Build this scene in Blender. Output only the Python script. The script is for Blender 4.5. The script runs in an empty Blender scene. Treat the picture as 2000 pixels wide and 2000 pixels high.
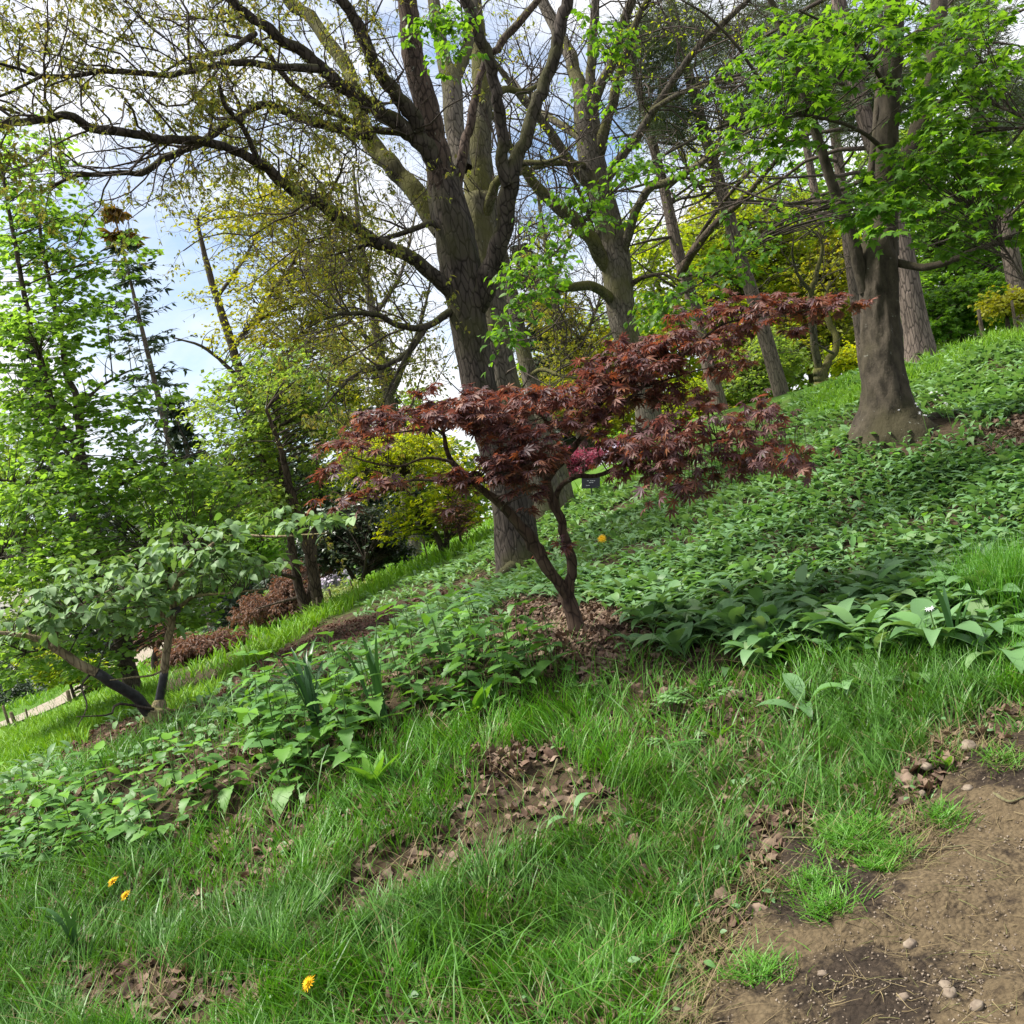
import bpy, math
import numpy as np
from mathutils import Matrix, Vector

rng = np.random.default_rng(11)
R = math.radians
SC = bpy.context.scene
COL = SC.collection

# ------------------------------------------------------------------ camera
F = 1921.0                       # focal length in pixels of the 2000 px photograph
ROLL = R(12)                     # the phone was held tilted: trunks lean left in the picture
CS, SN = math.cos(ROLL), math.sin(ROLL)
EYE = 1.4
cam = bpy.data.cameras.new('camera')
cam.lens = 36.0 * F / 2000.0
cam.sensor_width = 36.0
cam.clip_start = 0.05
cam.clip_end = 2000.0
camo = bpy.data.objects.new('camera', cam)
camo.matrix_world = Matrix(((CS, SN, 0, 0), (0, 0, -1, 0), (-SN, CS, 0, EYE), (0, 0, 0, 1)))
COL.objects.link(camo)
SC.camera = camo

# ------------------------------------------------------------------ sky and sun
SUN_EL, SUN_AZ = R(60), R(-84)   # azimuth from +Y (the view direction) towards +X
world = bpy.data.worlds.new('World')
SC.world = world
world.use_nodes = True
nt = world.node_tree
for n in list(nt.nodes):
    nt.nodes.remove(n)
def wn(t, **kw):
    n = nt.nodes.new(t)
    for k, v in kw.items():
        setattr(n, k, v)
    return n
sky = wn('ShaderNodeTexSky', sky_type='NISHITA', sun_disc=False)
sky.sun_elevation = SUN_EL
sky.sun_rotation = SUN_AZ
sky.air_density = 1.0
sky.dust_density = 1.6
skys = wn('ShaderNodeVectorMath', operation='SCALE')
skys.inputs['Scale'].default_value = 0.095
tc = wn('ShaderNodeTexCoord')
mp = wn('ShaderNodeMapping')
mp.inputs['Location'].default_value = (3.1, 0.4, 1.7)
mp.inputs['Scale'].default_value = (1.0, 1.0, 1.5)
nz = wn('ShaderNodeTexNoise')
nz.inputs['Scale'].default_value = 4.2
nz.inputs['Detail'].default_value = 9
nz.inputs['Roughness'].default_value = 0.55
nz.inputs['Distortion'].default_value = 0.3
rp = wn('ShaderNodeValToRGB')
rp.color_ramp.elements[0].position = 0.33
rp.color_ramp.elements[1].position = 0.55
nz2 = wn('ShaderNodeTexNoise')
nz2.inputs['Scale'].default_value = 3.0
nz2.inputs['Detail'].default_value = 6
rp2 = wn('ShaderNodeValToRGB')
rp2.color_ramp.elements[0].position = 0.3
rp2.color_ramp.elements[0].color = (0.42, 0.44, 0.475, 1)
rp2.color_ramp.elements[1].position = 0.62
rp2.color_ramp.elements[1].color = (0.56, 0.56, 0.575, 1)
mx = wn('ShaderNodeMix', data_type='RGBA')
bg = wn('ShaderNodeBackground')
bg.inputs['Strength'].default_value = 1.0
out = wn('ShaderNodeOutputWorld')
L = nt.links.new
L(sky.outputs[0], skys.inputs[0])
L(tc.outputs['Generated'], mp.inputs[0])
L(mp.outputs[0], nz.inputs['Vector'])
L(mp.outputs[0], nz2.inputs['Vector'])
L(nz.outputs[0], rp.inputs[0])
L(nz2.outputs[0], rp2.inputs[0])
L(rp.outputs[0], mx.inputs[0])
L(skys.outputs[0], mx.inputs[6])
L(rp2.outputs[0], mx.inputs[7])
L(mx.outputs[2], bg.inputs['Color'])
L(bg.outputs[0], out.inputs[0])

sl = bpy.data.lights.new('sun', 'SUN')
sl.energy = 4.0
sl.angle = R(12)
sl.color = (1.0, 0.95, 0.86)
slo = bpy.data.objects.new('sun', sl)
sd = Vector((math.sin(SUN_AZ) * math.cos(SUN_EL), math.cos(SUN_AZ) * math.cos(SUN_EL), math.sin(SUN_EL)))
slo.rotation_euler = (-sd).to_track_quat('-Z', 'Y').to_euler()
COL.objects.link(slo)

SC.view_settings.view_transform = 'Standard'
SC.view_settings.look = 'None'
SC.view_settings.exposure = 1.3
SC.view_settings.gamma = 1.0
SC.view_settings.use_curve_mapping = False
SC.cycles.max_bounces = 6
SC.cycles.diffuse_bounces = 4
SC.cycles.glossy_bounces = 2
SC.cycles.transmission_bounces = 4
SC.cycles.use_denoising = True
SC.cycles.use_fast_gi = True
SC.cycles.fast_gi_method = 'REPLACE'
SC.cycles.ao_bounces_render = 2
SC.cycles.ao_bounces = 2
world.light_settings.distance = 0.6
world.light_settings.ao_factor = 1.0

# ------------------------------------------------------------------ where a picture point at a given distance lies in the place
def P(px, py, w):
    px, py, w = (np.asarray(a, float) for a in (px, py, w))
    u = (px - 1000) / F * w
    v = (1000 - py) / F * w
    return np.stack(np.broadcast_arrays(u * CS + v * SN, w, -u * SN + v * CS + EYE), -1)

def unP(q):
    x, y, z = q[..., 0], q[..., 1], q[..., 2] - EYE
    u = x * CS - z * SN
    v = x * SN + z * CS
    return 1000 + u / y * F, 1000 - v / y * F

# ------------------------------------------------------------------ terrain: thin plate through surveyed spots
C = np.array([(1950,1980,2.2),(1500,1980,2.4),(1000,1990,2.65),(500,1990,2.95),(30,1990,3.3),(200,1760,3.8),(700,1500,4.3),(1100,1650,3.5),(1600,1600,3.3),(1970,1450,3.3),
(1950,1200,4.3),(1500,1330,4.5),(1125,1240,5.5),(1500,1150,5.9),(1950,1000,6.2),(305,1405,6.8),(50,1620,5.0),(700,1300,6.3),(1020,1115,11),(1060,1018,13.5),(1105,995,16),
(1740,840,8.5),(1990,825,8.2),(1790,705,13),(2000,640,14.5),(1270,860,17),(1530,790,20),(1408,805,20),(1604,760,18),(868,1090,16),(708,1157,17),(600,1205,14.5),(262,1365,11),
(40,1425,20),(130,1385,24),(1500,950,9),(30,1520,8.5),(480,1290,12),(0,1425,23),(60,1395,27),(160,1350,31),(40,1352,37),(-150,1420,36)], float)
Q = P(C[:, 0], C[:, 1], C[:, 2])
far = []
for X in (-70, -30, 0, 30, 60):
    for Y in (60, 110):
        far.append((X, Y, 0.9 + max(min(X, 35), -30) * .10))
for X in (20, 45):
    far.append((X, 20, 0.6 + min(X, 35) * .16))
far += [(-30, 15, -2.4), (-8, -6, -.3), (0, -6, 0), (8, -6, .3)]
CP = np.vstack([Q, far])
def _K(d):
    return np.where(d > 1e-9, d * d * np.log(d + 1e-12), 0)
_n = len(CP)
_M = np.zeros((_n + 3, _n + 3))
_M[:_n, :_n] = _K(np.hypot(CP[:, None, 0] - CP[None, :, 0], CP[:, None, 1] - CP[None, :, 1])) + 0.6 * np.eye(_n)
_M[:_n, _n] = 1
_M[:_n, _n + 1:] = CP[:, :2]
_M[_n:, :_n] = _M[:_n, _n:].T
_s = np.linalg.solve(_M, np.r_[CP[:, 2], 0, 0, 0])
def G0(x, y):
    x = np.asarray(x, float); y = np.asarray(y, float)
    xx = np.clip(x, -75, 65); yy = np.clip(y, -8, 115)
    d = np.hypot(xx[..., None] - CP[:, 0], yy[..., None] - CP[:, 1])
    return _K(d) @ _s[:_n] + _s[_n] + _s[_n + 1] * xx + _s[_n + 2] * yy

class VN:                                      # smooth value noise
    def __init__(self, seed):
        self.t = np.random.default_rng(seed).random((64, 64, 64)).astype(np.float32)
    def __call__(self, x, y, z=0.0):
        x, y, z = np.broadcast_arrays(np.asarray(x, float), np.asarray(y, float), np.asarray(z, float))
        o = 0
        ix, iy, iz = np.floor(x).astype(int), np.floor(y).astype(int), np.floor(z).astype(int)
        fx, fy, fz = x - ix, y - iy, z - iz
        fx, fy, fz = (f * f * (3 - 2 * f) for f in (fx, fy, fz))
        for a in (0, 1):
            for b in (0, 1):
                for c in (0, 1):
                    o = o + self.t[(ix + a) & 63, (iy + b) & 63, (iz + c) & 63] * (fx if a else 1 - fx) * (fy if b else 1 - fy) * (fz if c else 1 - fz)
        return o - .5
vn = VN(5)
vn2 = VN(9)

def micro(x, y):
    d = np.clip(1.5 - np.abs(y - 4) / 12, 0, 1)
    return d * (0.10 * vn(x * 1.3, y * 1.3) + 0.045 * vn2(x * 4.1, y * 4.1) + 0.02 * vn(x * 11, y * 11))
def G(x, y):
    return G0(x, y) + micro(x, y)

# distance of the ground along picture rays, on a coarse table
TX = np.arange(-500, 2501, 25.0)
TY = np.arange(540, 2301, 20.0)
_ws = np.geomspace(1.6, 60, 130)
_gx, _gy = np.meshgrid(TX, TY)
TW = np.full(_gx.shape, np.nan)
for k in range(len(_ws)):
    q = P(_gx, _gy, _ws[k])
    if k == 0:
        prev = q[..., 2] - G0(q[..., 0], q[..., 1])
        continue
    m = np.isnan(TW)
    cur = np.full(_gx.shape, 9.0)
    cur[m] = q[..., 2][m] - G0(q[..., 0][m], q[..., 1][m])
    hit = m & (cur < 0) & (prev >= 0)
    t = prev / np.where(prev - cur == 0, 1, prev - cur)
    TW[hit] = (_ws[k - 1] + (_ws[k] - _ws[k - 1]) * t)[hit]
    prev = np.where(m, cur, prev)

def ground_at(px, py):
    """picture points -> (points on the ground, distance, valid)"""
    px = np.asarray(px, float); py = np.asarray(py, float)
    fx = np.clip((px - TX[0]) / 25, 0, len(TX) - 1.001); fy = np.clip((py - TY[0]) / 20, 0, len(TY) - 1.001)
    ix = fx.astype(int); iy = fy.astype(int); fx = fx - ix; fy = fy - iy
    w = (TW[iy, ix] * (1 - fx) + TW[iy, ix + 1] * fx) * (1 - fy) + (TW[iy + 1, ix] * (1 - fx) + TW[iy + 1, ix + 1] * fx) * fy
    ok = ~np.isnan(w)
    w = np.where(ok, w, 5)
    q = P(px, py, w)
    q[..., 2] = G(q[..., 0], q[..., 1])
    return q, w, ok

# ------------------------------------------------------------------ mesh building
class MB:
    def __init__(self):
        self.v = []; self.f = {}; self.n = 0
    def add(self, v, *faces):
        v = np.asarray(v, np.float32).reshape(-1, 3)
        for f in faces:
            f = np.asarray(f, np.int32)
            if f.size:
                self.f.setdefault(f.shape[1], []).append(f + self.n)
        self.v.append(v); self.n += len(v)
        return self
    def mesh(self, name, mat, origin=(0, 0, 0), smooth=True):
        me = bpy.data.meshes.new(name)
        if self.n:
            v = np.concatenate(self.v) - np.asarray(origin, np.float32)
            me.vertices.add(len(v)); me.vertices.foreach_set('co', v.ravel())
            loops, starts, tot, pos = [], [], [], 0
            for k, fs in self.f.items():
                f = np.concatenate(fs)
                loops.append(f.ravel()); starts.append(pos + np.arange(len(f)) * k); tot.append(np.full(len(f), k)); pos += f.size
            loops = np.concatenate(loops).astype(np.int32); starts = np.concatenate(starts).astype(np.int32)
            me.loops.add(len(loops)); me.loops.foreach_set('vertex_index', loops)
            me.polygons.add(len(starts)); me.polygons.foreach_set('loop_start', starts)
            me.polygons.foreach_set('loop_total', np.concatenate(tot).astype(np.int32))
            me.polygons.foreach_set('use_smooth', np.full(len(starts), smooth))
            me.update(calc_edges=True)
        if mat:
            me.materials.append(mat)
        return me

def unit(a):
    a = np.asarray(a, float)
    return a / np.maximum(np.linalg.norm(a, axis=-1, keepdims=True), 1e-9)

def tubes(mb, pts, rad, sides=5, cap=True):
    """pts (N,M,3), rad (N,M): N tubes of M rings"""
    pts = np.asarray(pts, float); rad = np.asarray(rad, float)
    if pts.ndim == 2:
        pts, rad = pts[None], rad[None]
    N, M, _ = pts.shape
    if N == 0:
        return
    t = unit(np.gradient(pts, axis=1))
    main = unit(pts[:, -1] - pts[:, 0])
    ref = np.where(np.abs(main[:, 2:3]) > .8, np.array([[1., 0, 0]]), np.array([[0, 0, 1.]]))
    ref = np.broadcast_to(ref[:, None], t.shape)
    a = unit(np.cross(t, ref)); b = np.cross(t, a)
    ang = np.arange(sides) / sides * 2 * np.pi
    ring = a[:, :, None] * np.cos(ang)[:, None] + b[:, :, None] * np.sin(ang)[:, None]
    v = pts[:, :, None] + ring * rad[:, :, None, None]
    i = np.arange(M - 1)[:, None] * sides; j = np.arange(sides)[None]; jn = (j + 1) % sides
    q = np.stack([i + j, i + jn, i + sides + jn, i + sides + j], -1).reshape(-1, 4)
    q = (q[None] + (np.arange(N) * M * sides)[:, None, None]).reshape(-1, 4)
    if cap and sides > 4:
        c = (np.arange(N) * M * sides)[:, None] + (M - 1) * sides + np.arange(sides)[None]
        mb.add(v.reshape(-1, 3), q, c)
    else:
        mb.add(v.reshape(-1, 3), q)

def smooth_path(p, n):
    """Catmull-Rom through rows of p, n rows back"""
    p = np.asarray(p, float)
    d = np.r_[0, np.cumsum(np.linalg.norm(np.diff(p[:, :3], axis=0), axis=1))]
    e = np.vstack([2 * p[0] - p[1], p, 2 * p[-1] - p[-2]])
    s = np.linspace(0, d[-1], n)
    k = np.clip(np.searchsorted(d, s, 'right') - 1, 0, len(p) - 2)
    u = ((s - d[k]) / np.maximum(d[k + 1] - d[k], 1e-9))[:, None]
    a, b, c, f = e[k], e[k + 1], e[k + 2], e[k + 3]
    return .5 * (2 * b + (c - a) * u + (2 * a - 5 * b + 4 * c - f) * u ** 2 + (3 * b - a - 3 * c + f) * u ** 3)

def frames(d, nrm):
    y = unit(d); x = unit(np.cross(y, nrm)); z = np.cross(x, y)
    return np.stack([x, y, z], -1)                      # columns: side, along, normal

def scatter(mb, tmpl, pos, rot, scale):
    """copies of a small leaf outline as real faces of one mesh"""
    tv, tf = tmpl
    sc = np.asarray(scale, float)
    if sc.ndim == 1:
        sc = np.repeat(sc[:, None], 3, 1)
    v = np.einsum('nij,nkj->nki', rot, tv[None] * sc[:, None]) + pos[:, None]
    k = len(tv)
    mb.add(v.reshape(-1, 3), *[(f[None] + (np.arange(len(pos)) * k)[:, None, None]).reshape(-1, f.shape[1]) for f in tf])

# ------------------------------------------------------------------ leaf outlines (unit length along +Y)
def t_kite(wd=.55, fold=.10, droop=.12):
    v = np.array([(0, 0, 0), (-wd / 2, .42, fold), (0, .5, 0), (wd / 2, .42, fold), (0, 1, -droop)], float)
    return v, [np.array([(0, 2, 1), (0, 3, 2), (1, 2, 4), (2, 3, 4)])]
def t_ovate(wd=.6, fold=.08, droop=.25, serr=0.0, n=5):
    ys = np.linspace(0, 1, n + 2)
    prof = np.sin(np.pi * ys ** .8) ** .8
    v = []; rows = []
    for i, y in enumerate(ys):
        z = -droop * y * y
        if i in (0, n + 1):
            rows.append([len(v)]); v.append((0, y, z))
        else:
            h = wd / 2 * prof[i]
            rows.append([len(v), len(v) + 1, len(v) + 2])
            v += [(-h, y - serr * .3, z + fold * prof[i]), (0, y, z), (h, y - serr * .3, z + fold * prof[i])]
    q, t = [], []
    for a, b in zip(rows[:-1], rows[1:]):
        if len(a) == 1:
            t += [(a[0], b[1], b[0]), (a[0], b[2], b[1])]
        elif len(b) == 1:
            t += [(a[0], a[1], b[0]), (a[1], a[2], b[0])]
        else:
            q += [(a[0], a[1], b[1], b[0]), (a[1], a[2], b[2], b[1])]
    return np.array(v, float), [np.array(q), np.array(t)]
def t_serrate(wd=.7, teeth=6, droop=.25, fold=.12):
    ys = np.linspace(0.02, 1, teeth * 2 + 1)
    v = [(0, 0, 0)]; L_, M_, R_ = [], [], []
    for i, y in enumerate(ys):
        h = wd / 2 * (np.sin(np.pi * min(y + .06, 1) ** .65) ** .75) * (1.0 if i % 2 else .82) + .002
        z = -droop * y * y
        M_.append(len(v)); v.append((0, y, z - .01))
        L_.append(len(v)); v.append((-h, y + (.035 if i % 2 else -.01), z + fold * h))
        R_.append(len(v)); v.append((h, y + (.035 if i % 2 else -.01), z + fold * h))
    q = []
    for i in range(len(ys) - 1):
        q += [(L_[i], M_[i], M_[i + 1], L_[i + 1]), (M_[i], R_[i], R_[i + 1], M_[i + 1])]
    return np.array(v, float), [np.array(q)]
def t_palm(lobes, lens, notch, wid, droop):
    """palmate leaf: lobe directions in degrees from +Y, petiole joint at origin"""
    v = [(0, 0, 0)]; t = []
    c = 0
    na = [lobes[0] - 22] + [(a + b) / 2 for a, b in zip(lobes[:-1], lobes[1:])] + [lobes[-1] + 22]
    def pt(a, r, up=0):
        a = R(a); v.append((math.sin(a) * r, math.cos(a) * r + .12, up - droop * r * r)); return len(v) - 1
    notches = [pt(a, notch * (.6 if i in (0, len(na) - 1) else 1), .02) for i, a in enumerate(na)]
    for i, (a, l) in enumerate(zip(lobes, lens)):
        da = math.degrees(math.atan2(wid * l, l * .55))
        ml = pt(a - da, l * .58, -.01); mr = pt(a + da, l * .58, -.01); tp = pt(a, l, 0)
        t += [(c, ml, notches[i]), (c, mr, ml), (ml, mr, tp), (c, notches[i + 1], mr)]
    v.append((0, -.42, -.05)); v.append((.012, -.42, -.05)); t.append((c, len(v) - 1, len(v) - 2))
    return np.array(v, float), [np.array(t)]
T_RED = [t_palm([-118, -78, -40, 0, 40, 78, 118], [.42, .72, .92, 1, .92, .72, .42], .22, .115, dr) for dr in (.08, .25, .5)]
T_MAPLE = [t_palm([-105, -55, 0, 55, 105], [.55, .85, 1, .85, .55], .52, .20, dr) for dr in (.1, .3)]
T_STAR = [t_palm([-95, -48, 0, 48, 95], [.5, .85, 1, .85, .5], .3, .15, dr) for dr in (.15, .4)]
T_KITE = t_kite()
T_ROUND = t_ovate(.9, .06, .18, n=3)
T_OVATE = [t_ovate(.62, .06, dr, n=5) for dr in (.12, .35, .6)]
T_SERR = [t_serrate(droop=dr) for dr in (.15, .4, .7)]
def t_garlic(wd, bend, n=6, fold=.10):
    """stalked, arching, lance-shaped blade: rises, then bows over"""
    s = np.linspace(0, 1, n)
    ang = R(62) - bend * s ** 1.2
    ds = 1 / (n - 1)
    y = np.r_[0, np.cumsum(np.cos(ang[:-1]) * ds)]; z = np.r_[0, np.cumsum(np.sin(ang[:-1]) * ds)]
    pr = np.interp(s, [0, .2, .32, .5, .7, .88, 1], [.07, .12, .6, 1, .9, .45, .03]) * wd / 2
    v = np.stack([np.stack([-pr, y - fold * pr * np.sin(ang), z + fold * 2 * pr * np.cos(ang)], -1), np.stack([0 * pr, y, z - .004], -1), np.stack([pr, y, z + fold * 2 * pr * np.cos(ang)], -1)], 1).reshape(-1, 3)
    q = []
    for i in range(n - 1):
        a = 3 * i
        q += [(a, a + 1, a + 4, a + 3), (a + 1, a + 2, a + 5, a + 4)]
    return v, [np.array(q)]
T_GARLIC = [t_garlic(.23, b, 5) for b in (1.3, 1.8, 2.3)]
T_GARLIC_LO = [t_garlic(.28, b, 4) for b in (1.3, 1.9)]
def t_dead(seed, lob=.25):
    r = np.random.default_rng(seed)
    n = 14
    a = np.linspace(0, 2 * np.pi, n, endpoint=False)
    rr = (.5 + lob * np.where(np.arange(n) % 2, .35, -.25) + r.normal(0, .05, n)) 
    cr = r.normal(0, 1, 3)
    def z(x, y):
        return .28 * (x * cr[0]) * abs(x) * 2 + .22 * cr[1] * (y - .5) ** 2 * 3 + .13 * np.sin(7 * x + cr[2] * 5) + .09 * np.sin(9 * y + cr[0] * 3)
    v = [(0, .5, z(0, .5))]
    for s in (.5, 1):
        for i in range(n):
            x = .62 * rr[i] * s * math.sin(a[i]); y = .5 + rr[i] * s * math.cos(a[i])
            v.append((x, y, z(x, y) + r.normal(0, .02)))
    t = [(0, 1 + (i + 1) % n, 1 + i) for i in range(n)]
    q = [(1 + i, 1 + (i + 1) % n, 1 + n + (i + 1) % n, 1 + n + i) for i in range(n)]
    return np.array(v, float), [np.array(t), np.array(q)]
T_DEAD = [t_dead(s, l) for s, l in ((1, .12), (2, .25), (3, .05), (4, .18), (5, .32), (6, 0.08))]

# ------------------------------------------------------------------ materials
def new_mat(name):
    m = bpy.data.materials.new(name); m.use_nodes = True
    t = m.node_tree
    for n in list(t.nodes):
        t.nodes.remove(n)
    def N(ty, ins=None, **kw):
        n = t.nodes.new(ty)
        for k, v in kw.items():
            setattr(n, k, v)
        for k, v in (ins or {}).items():
            n.inputs[k].default_value = v
        return n
    o = N('ShaderNodeOutputMaterial')
    return m, t, N, t.links.new, o
def ramp(N, stops):
    r = N('ShaderNodeValToRGB')
    e = r.color_ramp.elements
    while len(e) < len(stops):
        e.new(.5)
    for x, (p, c) in zip(e, stops):
        x.position = p; x.color = (*c, 1)
    return r
def leaf_mat(name, cols, trans=.35, rough=.5, spec=.35, tint=(1.25, 1.2, .55), patch=None, pscale=.6):
    """leaf: colour varies leaf by leaf, light passes through the blade"""
    m, t, N, L, o = new_mat(name)
    g = N('ShaderNodeNewGeometry'); oi = N('ShaderNodeObjectInfo')
    ad = N('ShaderNodeMath', operation='ADD'); fr = N('ShaderNodeMath', operation='FRACT')
    L(g.outputs['Random Per Island'], ad.inputs[0]); L(oi.outputs['Random'], ad.inputs[1]); L(ad.outputs[0], fr.inputs[0])
    k = len(cols)
    r = ramp(N, [(i / max(k - 1, 1), c) for i, c in enumerate(cols)])
    L(fr.outputs[0], r.inputs[0]); col = r.outputs[0]
    if patch:
        nz = N('ShaderNodeTexNoise', {'Scale': pscale, 'Detail': 3.0}); L(g.outputs['Position'], nz.inputs['Vector'])
        pr = ramp(N, [(.47, (0, 0, 0)), (.62, (1, 1, 1))]); L(nz.outputs[0], pr.inputs[0])
        mx = N('ShaderNodeMix', data_type='RGBA'); L(pr.outputs[0], mx.inputs[0]); L(col, mx.inputs[6]); mx.inputs[7].default_value = (*patch, 1)
        mx2 = N('ShaderNodeMix', data_type='RGBA', blend_type='MIX'); mx2.inputs[0].default_value = .5; L(col, mx2.inputs[6]); L(mx.outputs[2], mx2.inputs[7]); col = mx2.outputs[2]
    b = N('ShaderNodeBsdfPrincipled', {'Roughness': rough, 'Specular IOR Level': spec}); L(col, b.inputs['Base Color'])
    tm = N('ShaderNodeMix', data_type='RGBA', blend_type='MULTIPLY'); tm.inputs[0].default_value = 1; L(col, tm.inputs[6]); tm.inputs[7].default_value = (*tint, 1)
    tr = N('ShaderNodeBsdfTranslucent'); L(tm.outputs[2], tr.inputs['Color'])
    ms = N('ShaderNodeMixShader', {0: trans}); L(b.outputs[0], ms.inputs[1]); L(tr.outputs[0], ms.inputs[2]); L(ms.outputs[0], o.inputs[0])
    return m
def bark_mat(name, dark, light, moss=None, moss_amt=.5, scale=9.0, lichen=0.0, bump=.6, stretch=.30, vor=True):
    m, t, N, L, o = new_mat(name)
    tcn = N('ShaderNodeTexCoord'); g = N('ShaderNodeNewGeometry')
    mp = N('ShaderNodeMapping'); mp.inputs['Scale'].default_value = (1, 1, stretch); L(tcn.outputs['Object'], mp.inputs[0])
    n1 = N('ShaderNodeTexNoise', {'Scale': scale, 'Detail': 6.0, 'Roughness': .65}); L(mp.outputs[0], n1.inputs['Vector'])
    v1 = N('ShaderNodeTexVoronoi', {'Scale': scale * 2.2}, feature='DISTANCE_TO_EDGE'); L(mp.outputs[0], v1.inputs['Vector'])
    vm = N('ShaderNodeMath', operation='MULTIPLY'); L(n1.outputs[0], vm.inputs[0])
    vr = ramp(N, [(0, (.45, .45, .45)), (.12, (1, 1, 1))]); L(v1.outputs[0], vr.inputs[0]); L(vr.outputs[0], vm.inputs[1])
    if not vor:
        t.links.remove(vm.inputs[1].links[0]); vm.inputs[1].default_value = 1.0
    r = ramp(N, [(.22, dark), (.62, light)]); L(vm.outputs[0], r.inputs[0]); col = r.outputs[0]
    n2 = N('ShaderNodeTexNoise', {'Scale': 1.3, 'Detail': 4.0}); L(tcn.outputs['Object'], n2.inputs['Vector'])
    if moss:
        sx = N('ShaderNodeSeparateXYZ'); L(g.outputs['Normal'], sx.inputs[0])
        ma = N('ShaderNodeMath', {1: .22}, operation='MULTIPLY'); L(sx.outputs[2], ma.inputs[0])
        ad = N('ShaderNodeMath', operation='ADD'); L(n2.outputs[0], ad.inputs[0]); L(ma.outputs[0], ad.inputs[1])
        mr = ramp(N, [(.62 - moss_amt * .3, (0, 0, 0)), (.78 - moss_amt * .3, (1, 1, 1))]); L(ad.outputs[0], mr.inputs[0])
        n4 = N('ShaderNodeMath', {1: .8}, operation='MULTIPLY'); L(mr.outputs[0], n4.inputs[0])
        mx = N('ShaderNodeMix', data_type='RGBA'); L(n4.outputs[0], mx.inputs[0]); L(col, mx.inputs[6]); mx.inputs[7].default_value = (*moss, 1); col = mx.outputs[2]
    if lichen:
        n3 = N('ShaderNodeTexNoise', {'Scale': 17.0, 'Detail': 5.0, 'Roughness': .7}); L(tcn.outputs['Object'], n3.inputs['Vector'])
        lr = ramp(N, [(.70 - lichen * .1, (0, 0, 0)), (.74 - lichen * .1, (.8, .8, .8))]); L(n3.outputs[0], lr.inputs[0])
        mx = N('ShaderNodeMix', data_type='RGBA'); L(lr.outputs[0], mx.inputs[0]); L(col, mx.inputs[6]); mx.inputs[7].default_value = (.27, .28, .24, 1); col = mx.outputs[2]
    b = N('ShaderNodeBsdfPrincipled', {'Roughness': .9, 'Specular IOR Level': .15}); L(col, b.inputs['Base Color'])
    bp = N('ShaderNodeBump', {'Strength': bump, 'Distance': .03}); L(vm.outputs[0], bp.inputs['Height']); L(bp.outputs[0], b.inputs['Normal'])
    L(b.outputs[0], o.inputs[0])
    return m
def plain_mat(name, c1, c2, scale=20., rough=.8, bump=.2, spec=.2):
    m, t, N, L, o = new_mat(name)
    tcn = N('ShaderNodeTexCoord')
    n1 = N('ShaderNodeTexNoise', {'Scale': scale, 'Detail': 6.0}); L(tcn.outputs['Object'], n1.inputs['Vector'])
    r = ramp(N, [(.35, c1), (.65, c2)]); L(n1.outputs[0], r.inputs[0])
    b = N('ShaderNodeBsdfPrincipled', {'Roughness': rough, 'Specular IOR Level': spec}); L(r.outputs[0], b.inputs['Base Color'])
    bp = N('ShaderNodeBump', {'Strength': bump, 'Distance': .01}); L(n1.outputs[0], bp.inputs['Height']); L(bp.outputs[0], b.inputs['Normal'])
    L(b.outputs[0], o.inputs[0])
    return m
def soil_mat(name, stops, s1=2.2, s2=38., bump=.6, dist=.02):
    m, t, N, L, o = new_mat(name)
    g = N('ShaderNodeNewGeometry')
    n1 = N('ShaderNodeTexNoise', {'Scale': s1, 'Detail': 8.0, 'Roughness': .6}); L(g.outputs['Position'], n1.inputs['Vector'])
    n2 = N('ShaderNodeTexNoise', {'Scale': s2, 'Detail': 6.0, 'Roughness': .7}); L(g.outputs['Position'], n2.inputs['Vector'])
    mxv = N('ShaderNodeMix', data_type='FLOAT'); mxv.inputs[0].default_value = .45; L(n1.outputs[0], mxv.inputs[2]); L(n2.outputs[0], mxv.inputs[3])
    r = ramp(N, stops); L(mxv.outputs[0], r.inputs[0])
    b = N('ShaderNodeBsdfPrincipled', {'Roughness': .95, 'Specular IOR Level': .15}); L(r.outputs[0], b.inputs['Base Color'])
    bp = N('ShaderNodeBump', {'Strength': bump, 'Distance': dist}); L(n2.outputs[0], bp.inputs['Height']); L(bp.outputs[0], b.inputs['Normal'])
    L(b.outputs[0], o.inputs[0])
    return m

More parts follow.
